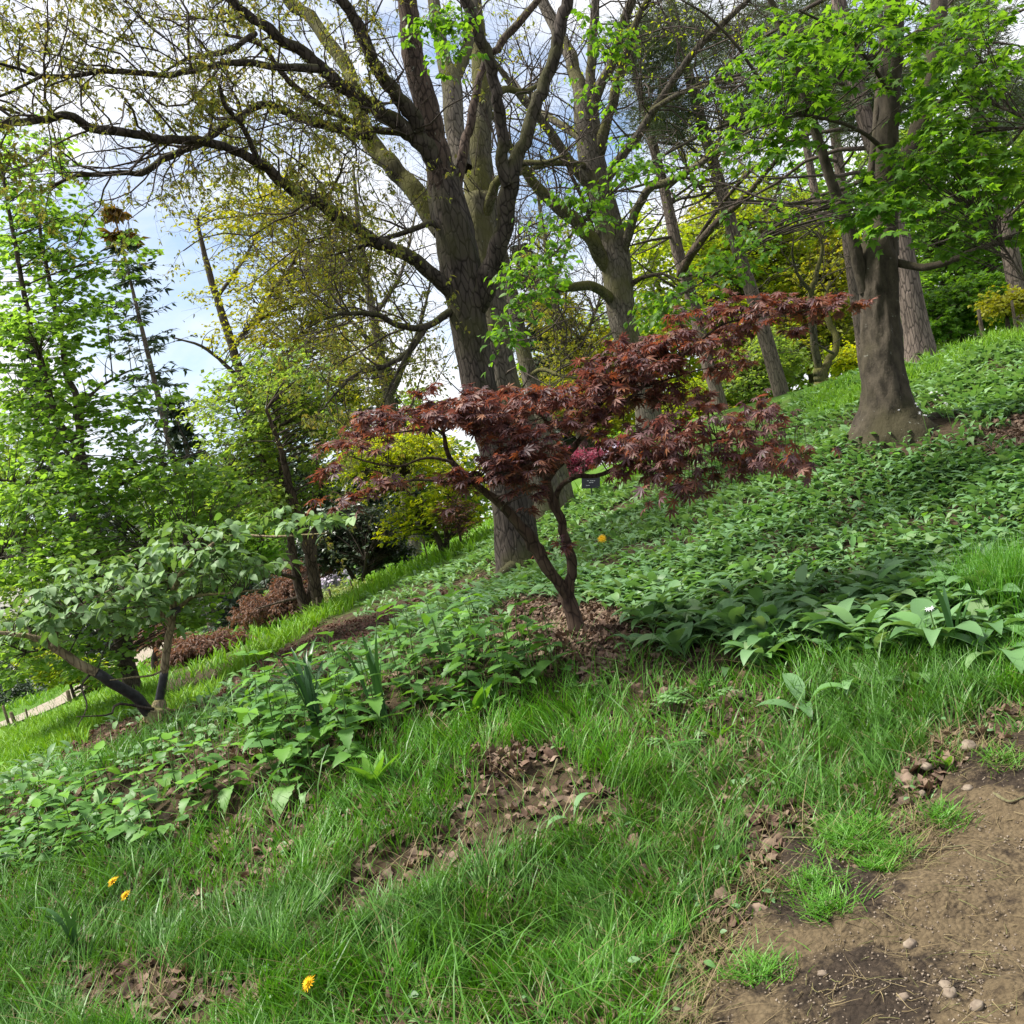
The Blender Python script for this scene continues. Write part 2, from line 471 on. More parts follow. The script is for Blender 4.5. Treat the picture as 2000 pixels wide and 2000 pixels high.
def ground_mat(name):
    m, t, N, L, o = new_mat(name)
    g = N('ShaderNodeNewGeometry')
    n1 = N('ShaderNodeTexNoise', {'Scale': 2.2, 'Detail': 8.0}); L(g.outputs['Position'], n1.inputs['Vector'])
    n2 = N('ShaderNodeTexNoise', {'Scale': 30., 'Detail': 6.0, 'Roughness': .7}); L(g.outputs['Position'], n2.inputs['Vector'])
    r1 = ramp(N, [(.30, (.022, .016, .010)), (.5, (.05, .036, .022)), (.7, (.085, .062, .038))]); L(n2.outputs[0], r1.inputs[0])
    r2 = ramp(N, [(.32, (.04, .085, .016)), (.5, (.07, .145, .02)), (.68, (.10, .19, .03))]); L(n2.outputs[0], r2.inputs[0])
    sp = N('ShaderNodeSeparateXYZ'); L(g.outputs['Position'], sp.inputs[0])
    ad = N('ShaderNodeMath', {1: 6.0}, operation='MULTIPLY_ADD'); L(n1.outputs[0], ad.inputs[0]); L(sp.outputs[1], ad.inputs[2])
    mr = N('ShaderNodeMapRange', {'From Min': 15.5, 'From Max': 18.0}); L(ad.outputs[0], mr.inputs[0])
    mx = N('ShaderNodeMix', data_type='RGBA'); L(mr.outputs[0], mx.inputs[0]); L(r1.outputs[0], mx.inputs[6]); L(r2.outputs[0], mx.inputs[7])
    b = N('ShaderNodeBsdfPrincipled', {'Roughness': .95, 'Specular IOR Level': .1}); L(mx.outputs[2], b.inputs['Base Color'])
    bp = N('ShaderNodeBump', {'Strength': .6, 'Distance': .02}); L(n2.outputs[0], bp.inputs['Height']); L(bp.outputs[0], b.inputs['Normal'])
    L(b.outputs[0], o.inputs[0])
    return m
def clay_mat(name):
    m, t, N, L, o = new_mat(name)
    g = N('ShaderNodeNewGeometry')
    n1 = N('ShaderNodeTexNoise', {'Scale': 2.6, 'Detail': 7.0, 'Roughness': .6, 'Distortion': .4}); L(g.outputs['Position'], n1.inputs['Vector'])
    n2 = N('ShaderNodeTexNoise', {'Scale': 34., 'Detail': 8.0, 'Roughness': .75}); L(g.outputs['Position'], n2.inputs['Vector'])
    n3 = N('ShaderNodeTexVoronoi', {'Scale': 70.}); L(g.outputs['Position'], n3.inputs['Vector'])
    r1 = ramp(N, [(.30, (.058, .043, .026)), (.5, (.105, .078, .045)), (.7, (.15, .114, .068))]); L(n2.outputs[0], r1.inputs[0])
    r2 = ramp(N, [(.30, (.016, .012, .009)), (.55, (.038, .028, .020)), (.75, (.075, .055, .038))]); L(n2.outputs[0], r2.inputs[0])
    k = N('ShaderNodeMath', {1: .35}, operation='MULTIPLY'); L(n2.outputs[0], k.inputs[0])
    ad = N('ShaderNodeMath', operation='ADD'); L(n1.outputs[0], ad.inputs[0]); L(k.outputs[0], ad.inputs[1])
    mk = ramp(N, [(.60, (1, 1, 1)), (.70, (0, 0, 0))]); L(ad.outputs[0], mk.inputs[0])
    mx = N('ShaderNodeMix', data_type='RGBA'); L(mk.outputs[0], mx.inputs[0]); L(r1.outputs[0], mx.inputs[6]); L(r2.outputs[0], mx.inputs[7])
    b = N('ShaderNodeBsdfPrincipled', {'Roughness': .95, 'Specular IOR Level': .15}); L(mx.outputs[2], b.inputs['Base Color'])
    hh = N('ShaderNodeMath', operation='SUBTRACT'); L(n2.outputs[0], hh.inputs[0]); L(n3.outputs['Distance'], hh.inputs[1])
    bp = N('ShaderNodeBump', {'Strength': .9, 'Distance': .012}); L(hh.outputs[0], bp.inputs['Height']); L(bp.outputs[0], b.inputs['Normal'])
    L(b.outputs[0], o.inputs[0])
    return m

M = dict(
    ground=ground_mat('earth_and_turf'),
    rot=plain_mat('rotten_wood', (.008, .006, .005), (.03, .022, .016), 14, .95, .6),
    soil=soil_mat('soil', [(.30, (.022, .016, .010)), (.5, (.05, .036, .022)), (.7, (.085, .062, .038))]),
    path=clay_mat('path_clay'),
    gravel=soil_mat('pale_gravel', [(.3, (.19, .16, .125)), (.7, (.34, .295, .24))], 3., 60., .5),
    oak=bark_mat('oak_bark', (.014, .011, .009), (.075, .062, .052), (.055, .055, .022), .42, 8., .3),
    oak_brown=bark_mat('brown_bark', (.02, .014, .011), (.10, .072, .056), (.06, .06, .03), .15, 8., .5),
    moss=bark_mat('mossy_bark', (.025, .022, .016), (.11, .098, .07), (.09, .088, .022), .85, 9., .2),
    grey=bark_mat('grey_bark', (.035, .03, .024), (.145, .125, .10), (.10, .095, .038), .45, 9., .3),
    beech=bark_mat('smooth_bark', (.013, .011, .009), (.078, .064, .048), (.045, .04, .02), .4, 16., .45, .7, .5, vor=False),
    pine=bark_mat('pine_bark', (.05, .04, .034), (.19, .15, .125), (.12, .11, .07), .15, 11., 0, .8, .2),
    twig=bark_mat('twig_bark', (.03, .024, .02), (.10, .08, .065), None, 0, 20., 0, .2),
    mtwig=bark_mat('maple_bark', (.022, .014, .011), (.085, .058, .042), (.05, .045, .02), .2, 14., .3, .3),
    shrubbark=bark_mat('pale_shrub_bark', (.10, .075, .05), (.33, .26, .17), (.2, .19, .08), .3, 14., 0, .4),
    wrap=plain_mat('black_wrap', (.012, .012, .014), (.03, .03, .034), 30, .55, .3, .4),
    grass=leaf_mat('grass', [(.05, .17, .009), (.07, .225, .012), (.095, .275, .018), (.135, .285, .032)], .3, .45, .35, (1.2, 1.15, .5)),
    grassdk=leaf_mat('grass_deep', [(.05, .14, .016), (.07, .19, .022), (.095, .24, .032)], .3, .45, .35, (1.2, 1.15, .5)),
    grassfar=leaf_mat('grass_lawn', [(.12, .28, .015), (.16, .34, .02), (.21, .37, .035)], .3, .5, .25, (1.2, 1.15, .5)),
    straw=leaf_mat('dry_grass', [(.30, .24, .13), (.20, .15, .08), (.16, .17, .06)], .2, .7, .2, (1, 1, .8)),
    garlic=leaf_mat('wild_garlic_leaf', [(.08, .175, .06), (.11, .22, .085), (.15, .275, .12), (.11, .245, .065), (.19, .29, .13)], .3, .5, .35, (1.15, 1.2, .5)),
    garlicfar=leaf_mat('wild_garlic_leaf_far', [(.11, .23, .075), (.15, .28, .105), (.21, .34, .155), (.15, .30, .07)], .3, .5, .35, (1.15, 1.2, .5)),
    nettle=leaf_mat('nettle_leaf', [(.06, .16, .03), (.085, .21, .04), (.12, .27, .04), (.08, .19, .06)], .35, .5, .35),
    nettletop=leaf_mat('young_nettle_leaf', [(.11, .27, .025), (.15, .33, .03)], .35, .5, .3),
    stem=plain_mat('green_stem', (.05, .10, .02), (.10, .17, .04), 30, .6),
    dock=leaf_mat('dock_leaf', [(.12, .28, .03), (.16, .34, .04)], .35, .45, .35),
    strap=leaf_mat('strap_leaf', [(.025, .075, .025), (.04, .11, .03), (.05, .13, .035)], .2, .4, .4),
    dead=leaf_mat('dead_leaf', [(.09, .055, .038), (.15, .095, .065), (.21, .15, .105), (.06, .038, .028), (.26, .19, .14)], .12, .75, .2, (1, .9, .7)),
    deadred=leaf_mat('red_brown_leaf', [(.10, .045, .032), (.16, .08, .055), (.075, .035, .028), (.20, .13, .095)], .12, .75, .2, (1, .8, .6)),
    red=leaf_mat('red_maple_leaf', [(.085, .048, .052), (.11, .058, .062), (.14, .072, .074), (.19, .078, .05), (.11, .062, .072), (.24, .105, .045), (.15, .082, .09)], .36, .5, .35, (1.7, .95, .6)),
    shrub=leaf_mat('shrub_leaf', [(.11, .205, .075), (.15, .255, .105), (.20, .305, .145), (.15, .29, .055)], .3, .55, .3, (1.2, 1.25, .45)),
    katsura=leaf_mat('round_leaf', [(.13, .26, .05), (.17, .31, .06), (.22, .37, .075), (.15, .28, .075)], .6, .5, .3, (1.4, 1.35, .5)),
    lime=leaf_mat('lime_leaf', [(.20, .31, .016), (.26, .36, .02), (.31, .38, .025), (.18, .31, .025)], .6, .5, .25, (1.35, 1.2, .4)),
    gold=leaf_mat('golden_leaf', [(.36, .44, .014), (.44, .48, .016), (.28, .42, .025)], .6, .5, .25, (1.25, 1.1, .35), (.20, .36, .025), 1.0),
    oakgold=leaf_mat('golden_oak_leaf', [(.22, .26, .018), (.28, .31, .022), (.34, .35, .03), (.27, .25, .04)], .6, .55, .25, (1.3, 1.15, .45), (.20, .28, .025), .5),
    oakspring=leaf_mat('spring_oak_leaf', [(.16, .20, .05), (.20, .23, .06), (.22, .18, .06), (.14, .19, .035)], .6, .55, .25, (1.2, 1.15, .5)),
    maple=leaf_mat('green_maple_leaf', [(.075, .18, .026), (.10, .22, .03), (.14, .27, .036)], .6, .45, .35, (1.5, 1.4, .4)),
    mid=leaf_mat('mid_green_leaf', [(.13, .23, .05), (.16, .27, .06), (.20, .31, .07), (.23, .30, .055)], .6, .5, .3, (1.3, 1.25, .5), (.22, .28, .045), .8),
    bright=leaf_mat('bright_green_leaf', [(.13, .26, .03), (.17, .32, .04), (.11, .24, .04)], .6, .5, .3, (1.3, 1.25, .45)),
    dark=leaf_mat('dark_evergreen_leaf', [(.022, .042, .022), (.035, .06, .03), (.05, .075, .04)], .15, .4, .45),
    needle=leaf_mat('conifer_needle', [(.03, .05, .035), (.045, .07, .045), (.06, .085, .05)], .15, .55, .25),
    pineneedle=leaf_mat('pine_needle', [(.05, .075, .045), (.07, .10, .055), (.10, .12, .055)], .2, .55, .25),
    rust=leaf_mat('rusty_conifer_spray', [(.24, .13, .02), (.20, .11, .03), (.16, .13, .03)], .3, .6, .2),
    brownred=leaf_mat('brown_red_maple_leaf', [(.13, .075, .055), (.17, .095, .07), (.20, .12, .09), (.12, .08, .045)], .35, .6, .25, (1.3, .9, .6)),
    pink=leaf_mat('pink_maple_leaf', [(.22, .045, .085), (.29, .07, .12), (.17, .035, .06)], .38, .5, .3, (1.4, .8, .9)),
    cream=leaf_mat('cream_green_leaf', [(.34, .42, .16), (.26, .36, .11), (.42, .45, .24)], .35, .5, .3),
    yellow=leaf_mat('yellow_leaf', [(.36, .35, .02), (.30, .34, .02)], .4, .5, .3, (1.2, 1.1, .4)),
    white=leaf_mat('white_petal', [(.75, .75, .74), (.66, .66, .72)], .25, .6, .2, (1, 1, 1)),
    pale=leaf_mat('pale_blossom', [(.55, .5, .6), (.42, .36, .5), (.7, .66, .68)], .2, .6, .2, (1, 1, 1)),
    dandelion=leaf_mat('dandelion_petal', [(.78, .50, .008), (.80, .42, .006)], .25, .6, .2, (1, 1, .6)),
    wood=bark_mat('stake_wood', (.06, .045, .03), (.21, .165, .115), (.11, .11, .05), .3, 16., 0, .3),
    stone=plain_mat('stone', (.13, .10, .075), (.25, .205, .155), 25, .9, .5),
    black=plain_mat('black_plate', (.006, .007, .011), (.012, .013, .018), 8, .4, 0, .4),
    letter=plain_mat('pale_lettering', (.45, .45, .45), (.55, .55, .55), 8, .6, 0),
    rock=plain_mat('rock', (.06, .05, .04), (.15, .13, .10), 6, .9, .5),
)

# ------------------------------------------------------------------ things and their parts
class Thing:
    def __init__(self, name, label, cat, base, group=None):
        self.base = np.asarray(base, float)
        self.o = bpy.data.objects.new(name, None)
        self.o.empty_display_size = .1
        self.o.location = base
        self.o['label'] = label; self.o['category'] = cat
        if group:
            self.o['group'] = group
        COL.objects.link(self.o)
        self.limbs = []
    def part(self, name, mb, mat, kind=None, parent=None, smooth=True, label=None):
        if mb.n == 0:
            return None
        o = bpy.data.objects.new(name, mb.mesh(name, mat, self.base, smooth))
        o.parent = parent or self.o
        if kind:
            o['kind'] = kind
        if label:
            o['label'] = label
        COL.objects.link(o)
        return o
    def piece(self, name, me, pos, rot, scale, parent=None):
        """a copy that shares its mesh"""
        o = bpy.data.objects.new(name, me)
        o.parent = parent or self.o
        m = np.eye(4); m[:3, :3] = rot * scale; m[:3, 3] = np.asarray(pos) - self.base
        o.matrix_local = Matrix(m.tolist())
        COL.objects.link(o)
        return o
    # --- a limb traced along its course: rows (px, py, width in px), distance from w0 to w1
    def limb(self, name, rows, w0, w1=None, mat='oak', sides=10, n=None, gnarl=.0, parent=None, skel=True, flute=0.0, label=None, bow=0.0):
        rows = np.asarray(rows, float)
        d = np.r_[0, np.cumsum(np.hypot(np.diff(rows[:, 0]), np.diff(rows[:, 1])))]
        u = d / d[-1]
        w1 = w0 if w1 is None else w1
        w = w0 + (w1 - w0) * u + bow * np.sin(np.pi * u)
        p = P(rows[:, 0], rows[:, 1], w)
        r = rows[:, 2] / 2 / F * w
        n = n or max(6, int(d[-1] / 12))
        a = smooth_path(np.c_[p, r], n)
        pts, rad = a[:, :3], np.maximum(a[:, 3], .001)
        if gnarl:
            s = np.linspace(0, n * .7, n)
            k = np.minimum(1, np.linspace(0, 5, n))
            for c in range(3):
                pts[:, c] += gnarl * rad * 1.6 * vn(s, c * 7.3 + pts[0, 0] * 3, pts[0, 2]) * k
            rad = rad * (1 + gnarl * .35 * vn2(s * 1.7, pts[0, 0] * 5, 2.2))
        mb = MB()
        if flute:
            tubes(mb, pts, rad, sides)
            v = mb.v[0].reshape(n, sides, 3)
            ang = np.arange(sides) / sides * 2 * np.pi
            rel = v - pts[:, None]
            hh = np.linspace(0, 1, n)[:, None] * n * .12
            f = 1 + flute * (vn(3 * np.cos(ang)[None] + 9, 3 * np.sin(ang)[None] + 9, hh) * 1.2 + .7 * vn2(9 * np.cos(ang)[None] + 20, 9 * np.sin(ang)[None] + 20, hh * 3))
            mb.v[0] = (pts[:, None] + rel * f[..., None]).reshape(-1, 3).astype(np.float32)
        else:
            tubes(mb, pts, rad, sides)
        if skel:
            self.limbs.append((pts, rad))
        return self.part(name, mb, M[mat], parent=parent, label=label)
    def skeleton(self):
        return np.concatenate([p for p, r in self.limbs]), np.concatenate([r for p, r in self.limbs])

def grow(starts, dirs, lens, r0, m=5, wig=.25, up=0.0, tip=.3):
    """twig courses: (N,m,3) and radii"""
    N = len(starts)
    d = unit(dirs); out = [starts]
    p = starts
    for k in range(m - 1):
        d = unit(d + rng.normal(0, wig, (N, 3)) + np.array([0, 0, up]))
        p = p + d * (lens / (m - 1))[:, None]
        out.append(p)
    pts = np.stack(out, 1)
    rad = r0[:, None] * np.linspace(1, tip, m)[None]
    return pts, rad

def perp_dirs(t, spread=.9, flat=0.0, up=0.15):
    """directions leaving a course t sideways"""
    r = rng.normal(0, 1, t.shape); r -= t * np.sum(r * t, -1, keepdims=True)
    d = unit(r) * spread + t * (1 - spread * .4) + np.array([0, 0, up])
    d[:, 2] *= (1 - flat)
    return unit(d)

def twig_levels(th, n1, len1, n2, n3, mat='twig', rmin=.0, wig=.28, up=.02, lo=.25, far_r=.6, sel=None):
    """branch > branchlet > twig growth over all limbs; returns the last twigs' points"""
    pts, tang, rads = [], [], []
    for i, (p, r) in enumerate(th.limbs):
        if sel is not None and i not in sel:
            continue
        s = np.linspace(0, 1, len(p)); k = s > lo
        pts.append(p[k]); tang.append(unit(np.gradient(p, axis=0))[k]); rads.append(r[k])
    pts, tang, rads = np.concatenate(pts), np.concatenate(tang), np.concatenate(rads)
    i = rng.integers(0, len(pts), n1)
    ln = len1 * rng.uniform(.45, 1.2, n1)
    a, ra = grow(pts[i], perp_dirs(tang[i]), ln, np.minimum(rads[i] * .45, .003 + ln * .007), 7, wig, up)
    mb = MB(); tubes(mb, a, ra, 4, False)
    def kids(a, ra, n, f, m, rr):
        N, mm, _ = a.shape
        i = rng.integers(0, N, n); k = rng.integers(mm // 3, mm, n)
        t = unit(np.gradient(a, axis=1))[i, k]
        L0 = np.linalg.norm(a[:, -1] - a[:, 0], axis=1)[i]
        b, rb = grow(a[i, k], perp_dirs(t, .8), L0 * f * rng.uniform(.4, 1.1, n), np.maximum(ra[i, k] * rr, .001), m, wig, up)
        return b, rb
    b, rb = kids(a, ra, n2, .55, 5, .65); tubes(mb, b, rb, 3, False)
    c, rc = kids(b, rb, n3, .6, 4, .7); tubes(mb, c, rc, 3, False)
    th.part('twig_mass', mb, M[mat], kind='stuff')
    return a, b, c

def leaf_orient(n, out, flat=.8, droop=.3, jit=.35):
    d = out.copy(); d[:, 2] = d[:, 2] * (1 - flat) - droop * rng.uniform(.2, 1.3, n)
    d = unit(d + rng.normal(0, jit * .4, (n, 3)))
    nn = np.tile(np.array([0, 0, 1.0]), (n, 1)) + rng.normal(0, jit, (n, 3))
    return frames(d, nn)

def blob_points(blobs, n):
    """points in soft ellipsoids given as (px, py, rx, ry, distance, half depth[, weight])"""
    b = np.array([x if len(x) == 7 else (*x, 1.0) for x in blobs], float)
    wt = b[:, 2] * b[:, 3] * b[:, 6]; wt /= wt.sum()
    i = rng.choice(len(b), n, p=wt)
    g = unit(rng.normal(0, 1, (n, 3))) * (rng.random((n, 1)) ** .42)
    bb = b[i]
    w = bb[:, 4] + g[:, 2] * bb[:, 5]
    return P(bb[:, 0] + g[:, 0] * bb[:, 2], bb[:, 1] + g[:, 1] * bb[:, 3], w)

def crown(th, blobs, clumps, rad, k, per, tmpl, mat, size, flat=.75, droop=.3, jit=.35, twigmat='twig', branch=True, tubes_on=True, singles=0, name='crown', br=.0035, sizevar=.35, kind=None, leafname='leaf', ground_clip=True):
    """clumps of leaves on twigs, the twigs on branchlets that leave the limbs"""
    c = blob_points(blobs, clumps)
    if ground_clip:
        c[:, 2] = np.maximum(c[:, 2], G0(c[:, 0], c[:, 1]) + .08)
    mbt = MB()
    outd = rng.normal(0, 1, c.shape); 
    if branch and th.limbs:
        sp, sr = th.skeleton()
        best = np.empty(len(c), int)
        for s in range(0, len(c), 2000):
            dd = c[s:s + 2000, None] - sp[None]
            cost = np.linalg.norm(dd, axis=-1) + np.clip(-dd[..., 2], 0, None) * 1.2 + np.clip(dd[..., 2], 0, None) * (-.15)
            best[s:s + 2000] = cost.argmin(1)
        s0 = sp[best]; v = c - s0; ln = np.linalg.norm(v, axis=1)
        t = np.linspace(0, 1, 6)[None, :, None]
        mid = s0 + v * .5 + np.stack([rng.normal(0, .07, len(c)) * ln, rng.normal(0, .07, len(c)) * ln, ln * rng.uniform(-.02, .16, len(c))], -1)
        pth = (1 - t) ** 2 * s0[:, None] + 2 * t * (1 - t) * mid[:, None] + t ** 2 * c[:, None]
        r0 = np.minimum(sr[best] * .6, br + ln * .006)
        if tubes_on:
            tubes(mbt, pth, r0[:, None] * np.linspace(1, .35, 6)[None], 4, False)
        outd = unit(v) + rng.normal(0, .3, v.shape)
    # twigs of each clump
    n = len(c); i = np.repeat(np.arange(n), k)
    d = rng.normal(0, 1, (n * k, 3)) + outd[i] * .5; d[:, 2] *= (1 - flat); d = unit(d)
    ln = rad * rng.uniform(.45, 1.15, n * k)
    tw, tr = grow(c[i], d, ln, np.full(n * k, br * .45), 4, .18, -.02)
    if tubes_on:
        tubes(mbt, tw, tr, 3, False)
        th.part('twig_mass', mbt, M[twigmat], kind='stuff')
    # leaves along the twigs
    N = n * k * per
    j = np.repeat(np.arange(n * k), per)
    u = rng.uniform(.25, 1, N) * 3; a = np.clip(u.astype(int), 0, 2); f = (u - a)[:, None]
    pos = tw[j, a] * (1 - f) + tw[j, a + 1] * f
    t = unit(tw[j, a + 1] - tw[j, a]); side = np.cross(t, np.array([0, 0, 1.0])) * rng.choice([-1, 1], N)[:, None]
    o = unit(t * .6 + side * rng.uniform(.2, 1.1, (N, 1)) + rng.normal(0, .25, (N, 3)))
    rot = leaf_orient(N, o, flat, droop, jit)
    sz = size * rng.uniform(1 - sizevar, 1 + sizevar, N)
    pos = pos + o * sz[:, None] * .12
    tl = tmpl if isinstance(tmpl, list) else [tmpl]
    which = rng.integers(0, len(tl), N)
    px, py = unP(pos)
    order = np.arange(N)
    single = np.zeros(N, bool)
    if singles:
        vis = (px > 5) & (px < 1995) & (py > 5) & (py < 1995)
        score = np.where(vis, sz / pos[:, 1] * (0.3 + np.abs(rot[:, 1, 2])) * rng.uniform(.6, 1, N), -1)
        single[np.argsort(-score)[:singles]] = True
    mb = MB()
    for q, tm in enumerate(tl):
        m = (which == q) & ~single
        if m.any():
            scatter(mb, tm, pos[m], rot[m], sz[m])
    th.part(name, mb, M[mat], kind=kind)
    if singles:
        mes = []
        for tm in tl:
            x = MB(); scatter(x, tm, np.zeros((1, 3)), np.eye(3)[None], np.ones(1)); mes.append(x.mesh(leafname, M[mat]))
        for q in np.flatnonzero(single):
            th.piece(leafname, mes[which[q]], pos[q], rot[q], sz[q])
    return pos

def base_at(px, py, w):
    q = P(px, py, w); q[2] = G(q[0], q[1]); return q

# ================================================================== THE SETTING
def struct(name, mb, mat, kind='structure', smooth=True, label=None):
    o = bpy.data.objects.new(name, mb.mesh(name, M[mat], (0, 0, 0), smooth))
    o['kind'] = kind
    if label:
        o['label'] = label
    COL.objects.link(o)
    return o
def grid_axis(lo, hi, f0, f1, fine, ratio=1.22):
    a = list(np.arange(f0, f1, fine))
    s = fine
    x = f1
    while x < hi:
        a.append(x); s *= ratio; x += s
    a.append(hi)
    s = fine; x = f0
    while x > lo:
        s *= ratio; x -= s
        a.insert(0, max(x, lo))
    return np.array(a)
ax = grid_axis(-420, 420, -4.5, 4.5, .055)
ay = grid_axis(-30, 700, 1.6, 8.0, .055)
gx, gy = np.meshgrid(ax, ay)
gz = G(gx, gy)
nx, ny = len(ax), len(ay)
idx = np.arange(nx * ny).reshape(ny, nx)
quads = np.stack([idx[:-1, :-1], idx[:-1, 1:], idx[1:, 1:], idx[1:, :-1]], -1).reshape(-1, 4)
struct('ground', MB().add(np.stack([gx, gy, gz], -1), quads), 'ground', label='dark earth slope under grass and wild garlic')

def inside(px, py, poly):
    x, y = np.asarray(poly, float).T
    r = np.zeros(px.shape, bool)
    j = len(x) - 1
    for i in range(len(x)):
        c = ((y[i] > py) != (y[j] > py)) & (px < (x[j] - x[i]) * (py - y[i]) / (y[j] - y[i] + 1e-9) + x[i])
        r ^= c; j = i
    return r
def wob(px, py, a=26, s=70.):
    return px + a * 2 * vn(px / s, py / s, 3.1), py + a * 2 * vn(px / s, py / s, 17.7)
PATH = [(2600, 1330), (1990, 1430), (1900, 1480), (1830, 1535), (1790, 1580), (1780, 1640), (1730, 1700), (1640, 1690), (1600, 1640), (1540, 1640), (1510, 1690), (1520, 1740), (1470, 1800), (1415, 1860), (1370, 1930), (1330, 2050), (1250, 2400), (2600, 2400)]
LITTER = [
    [(110, 1455), (250, 1415), (330, 1385), (420, 1345), (520, 1285), (640, 1215), (760, 1178), (900, 1140), (1000, 1118), (990, 1150), (880, 1178), (780, 1222), (660, 1285), (560, 1325), (430, 1372), (330, 1415), (250, 1455), (120, 1500)],
    [(950, 1222), (1060, 1190), (1180, 1195), (1260, 1225), (1230, 1290), (1130, 1340), (1080, 1300), (1000, 1255)],
    [(960, 1470), (1080, 1450), (1150, 1500), (1215, 1560), (1190, 1640), (1060, 1660), (920, 1700), (830, 1770), (740, 1810), (680, 1840), (650, 1900), (600, 1880), (670, 1760), (760, 1680), (850, 1640), (900, 1560)],
    [(140, 1930), (280, 1905), (420, 1920), (520, 1960), (460, 2060), (120, 2060)],
    [(1885, 872), (1990, 822), (2080, 800), (2080, 880), (1910, 895)],
    [(220, 1540), (480, 1500), (500, 1560), (330, 1640), (200, 1600)],
]
GARLIC = [
    [(690, 1180), (780, 1130), (955, 1045), (1060, 1005), (1110, 985), (1250, 935), (1400, 875), (1560, 790), (1700, 735), (1800, 700), (2000, 650), (2600, 400), (2600, 1240), (2010, 1260), (1900, 1275), (1750, 1290), (1620, 1280), (1500, 1310), (1400, 1275), (1260, 1250), (1180, 1205), (1060, 1195), (960, 1220), (840, 1260), (740, 1310), (560, 1380), (430, 1415), (400, 1395), (560, 1330), (660, 1290), (780, 1225), (880, 1180), (1000, 1150), (985, 1122), (860, 1155), (760, 1190)],
    [(-100, 1580), (60, 1500), (160, 1455), (260, 1385), (310, 1400), (270, 1440), (150, 1500), (40, 1570), (-100, 1640)],
]
NETTLE = [
    [(-60, 1600), (120, 1560), (260, 1535), (430, 1530), (490, 1560), (400, 1630), (220, 1680), (-60, 1760)],
    [(470, 1420), (600, 1370), (740, 1370), (760, 1430), (700, 1520), (600, 1580), (500, 1560)],
    [(770, 1290), (900, 1250), (1060, 1270), (1100, 1320), (1040, 1370), (900, 1390), (790, 1400)],
]
def in_any(px, py, polys):
    r = np.zeros(px.shape, bool)
    for p in polys:
        r |= inside(px, py, p)
    return r
def zones(px, py):
    """0 grass 1 path 2 litter 3 garlic 4 nettle"""
    x, y = wob(px, py)
    z = np.zeros(px.shape, int)
    fx = 70 * vn2(px / 7.3, py / 7.3, 1.3); fy = 50 * vn2(px / 7.3, py / 7.3, 9.1)
    x, y = x + fx, y + fy
    z[in_any(x, y, GARLIC)] = 3
    z[in_any(x, y, NETTLE)] = 4
    z[in_any(x, y, LITTER)] = 2
    xs, ys = wob(px, py, 14, 40)
    z[inside(xs, ys, PATH)] = 1
    return z

# the trodden clay path, its own crumbly relief
px_x = np.arange(-.4, 4.6, .022); px_y = np.arange(1.0, 4.8, .022)
hx, hy = np.meshgrid(px_x, px_y)
hz = G(hx, hy)
ppx, ppy = unP(np.stack([hx, hy, hz], -1))
zs = (zones(ppx, ppy) == 1)
zz = hz + .026 + .016 * vn(hx * 9, hy * 9) + .012 * vn2(hx * 23, hy * 23) + .008 * vn(hx * 44, hy * 44, 5)
ii = np.arange(hx.size).reshape(hx.shape)
keep = zs[:-1, :-1] & zs[1:, 1:] & zs[1:, :-1] & zs[:-1, 1:]
edge = np.zeros_like(zs); edge[1:-1, 1:-1] = zs[1:-1, 1:-1] & zs[2:, 1:-1] & zs[:-2, 1:-1] & zs[1:-1, 2:] & zs[1:-1, :-2]
zz = np.where(edge, zz, hz - .012)
pq = np.stack([ii[:-1, :-1], ii[:-1, 1:], ii[1:, 1:], ii[1:, :-1]], -1)[keep]
struct('path', MB().add(np.stack([hx, hy, zz], -1), pq), 'path', label='trodden tan clay path at the lower right corner')

# the pale gravel walk far down the slope on the left
gp = smooth_path(P([-420, -150, 0, 60, 110, 160, 230, 330], [1530, 1468, 1422, 1397, 1377, 1357, 1335, 1310], [21, 22.5, 24.5, 26.5, 28.5, 30.5, 34, 40]), 60)
tg = unit(np.gradient(gp, axis=0)); sdv = np.stack([-tg[:, 1], tg[:, 0], 0 * tg[:, 0]], -1)
rows = []
for s in np.linspace(-1.0, 1.0, 7):
    q = gp + sdv * (s + .12 * vn(np.arange(60) * .5, s)[:, None])
    q[:, 2] = G(q[:, 0], q[:, 1]) + .05 + .02 * (1 - abs(s) / 1.3); rows.append(q)
gv = np.stack(rows, 1); gi = np.arange(60 * 7).reshape(60, 7)
struct('gravel_path', MB().add(gv, np.stack([gi[:-1, :-1], gi[:-1, 1:], gi[1:, 1:], gi[1:, :-1]], -1).reshape(-1, 4)), 'gravel', label='pale gravel walk far down the slope at the left edge')

# ================================================================== TREES
TH = {}
def tree(key, name, label, px, py, w, cat='tree', group=None):
    t = Thing(name, label, cat, base_at(px, py, w), group); TH[key] = t; return t

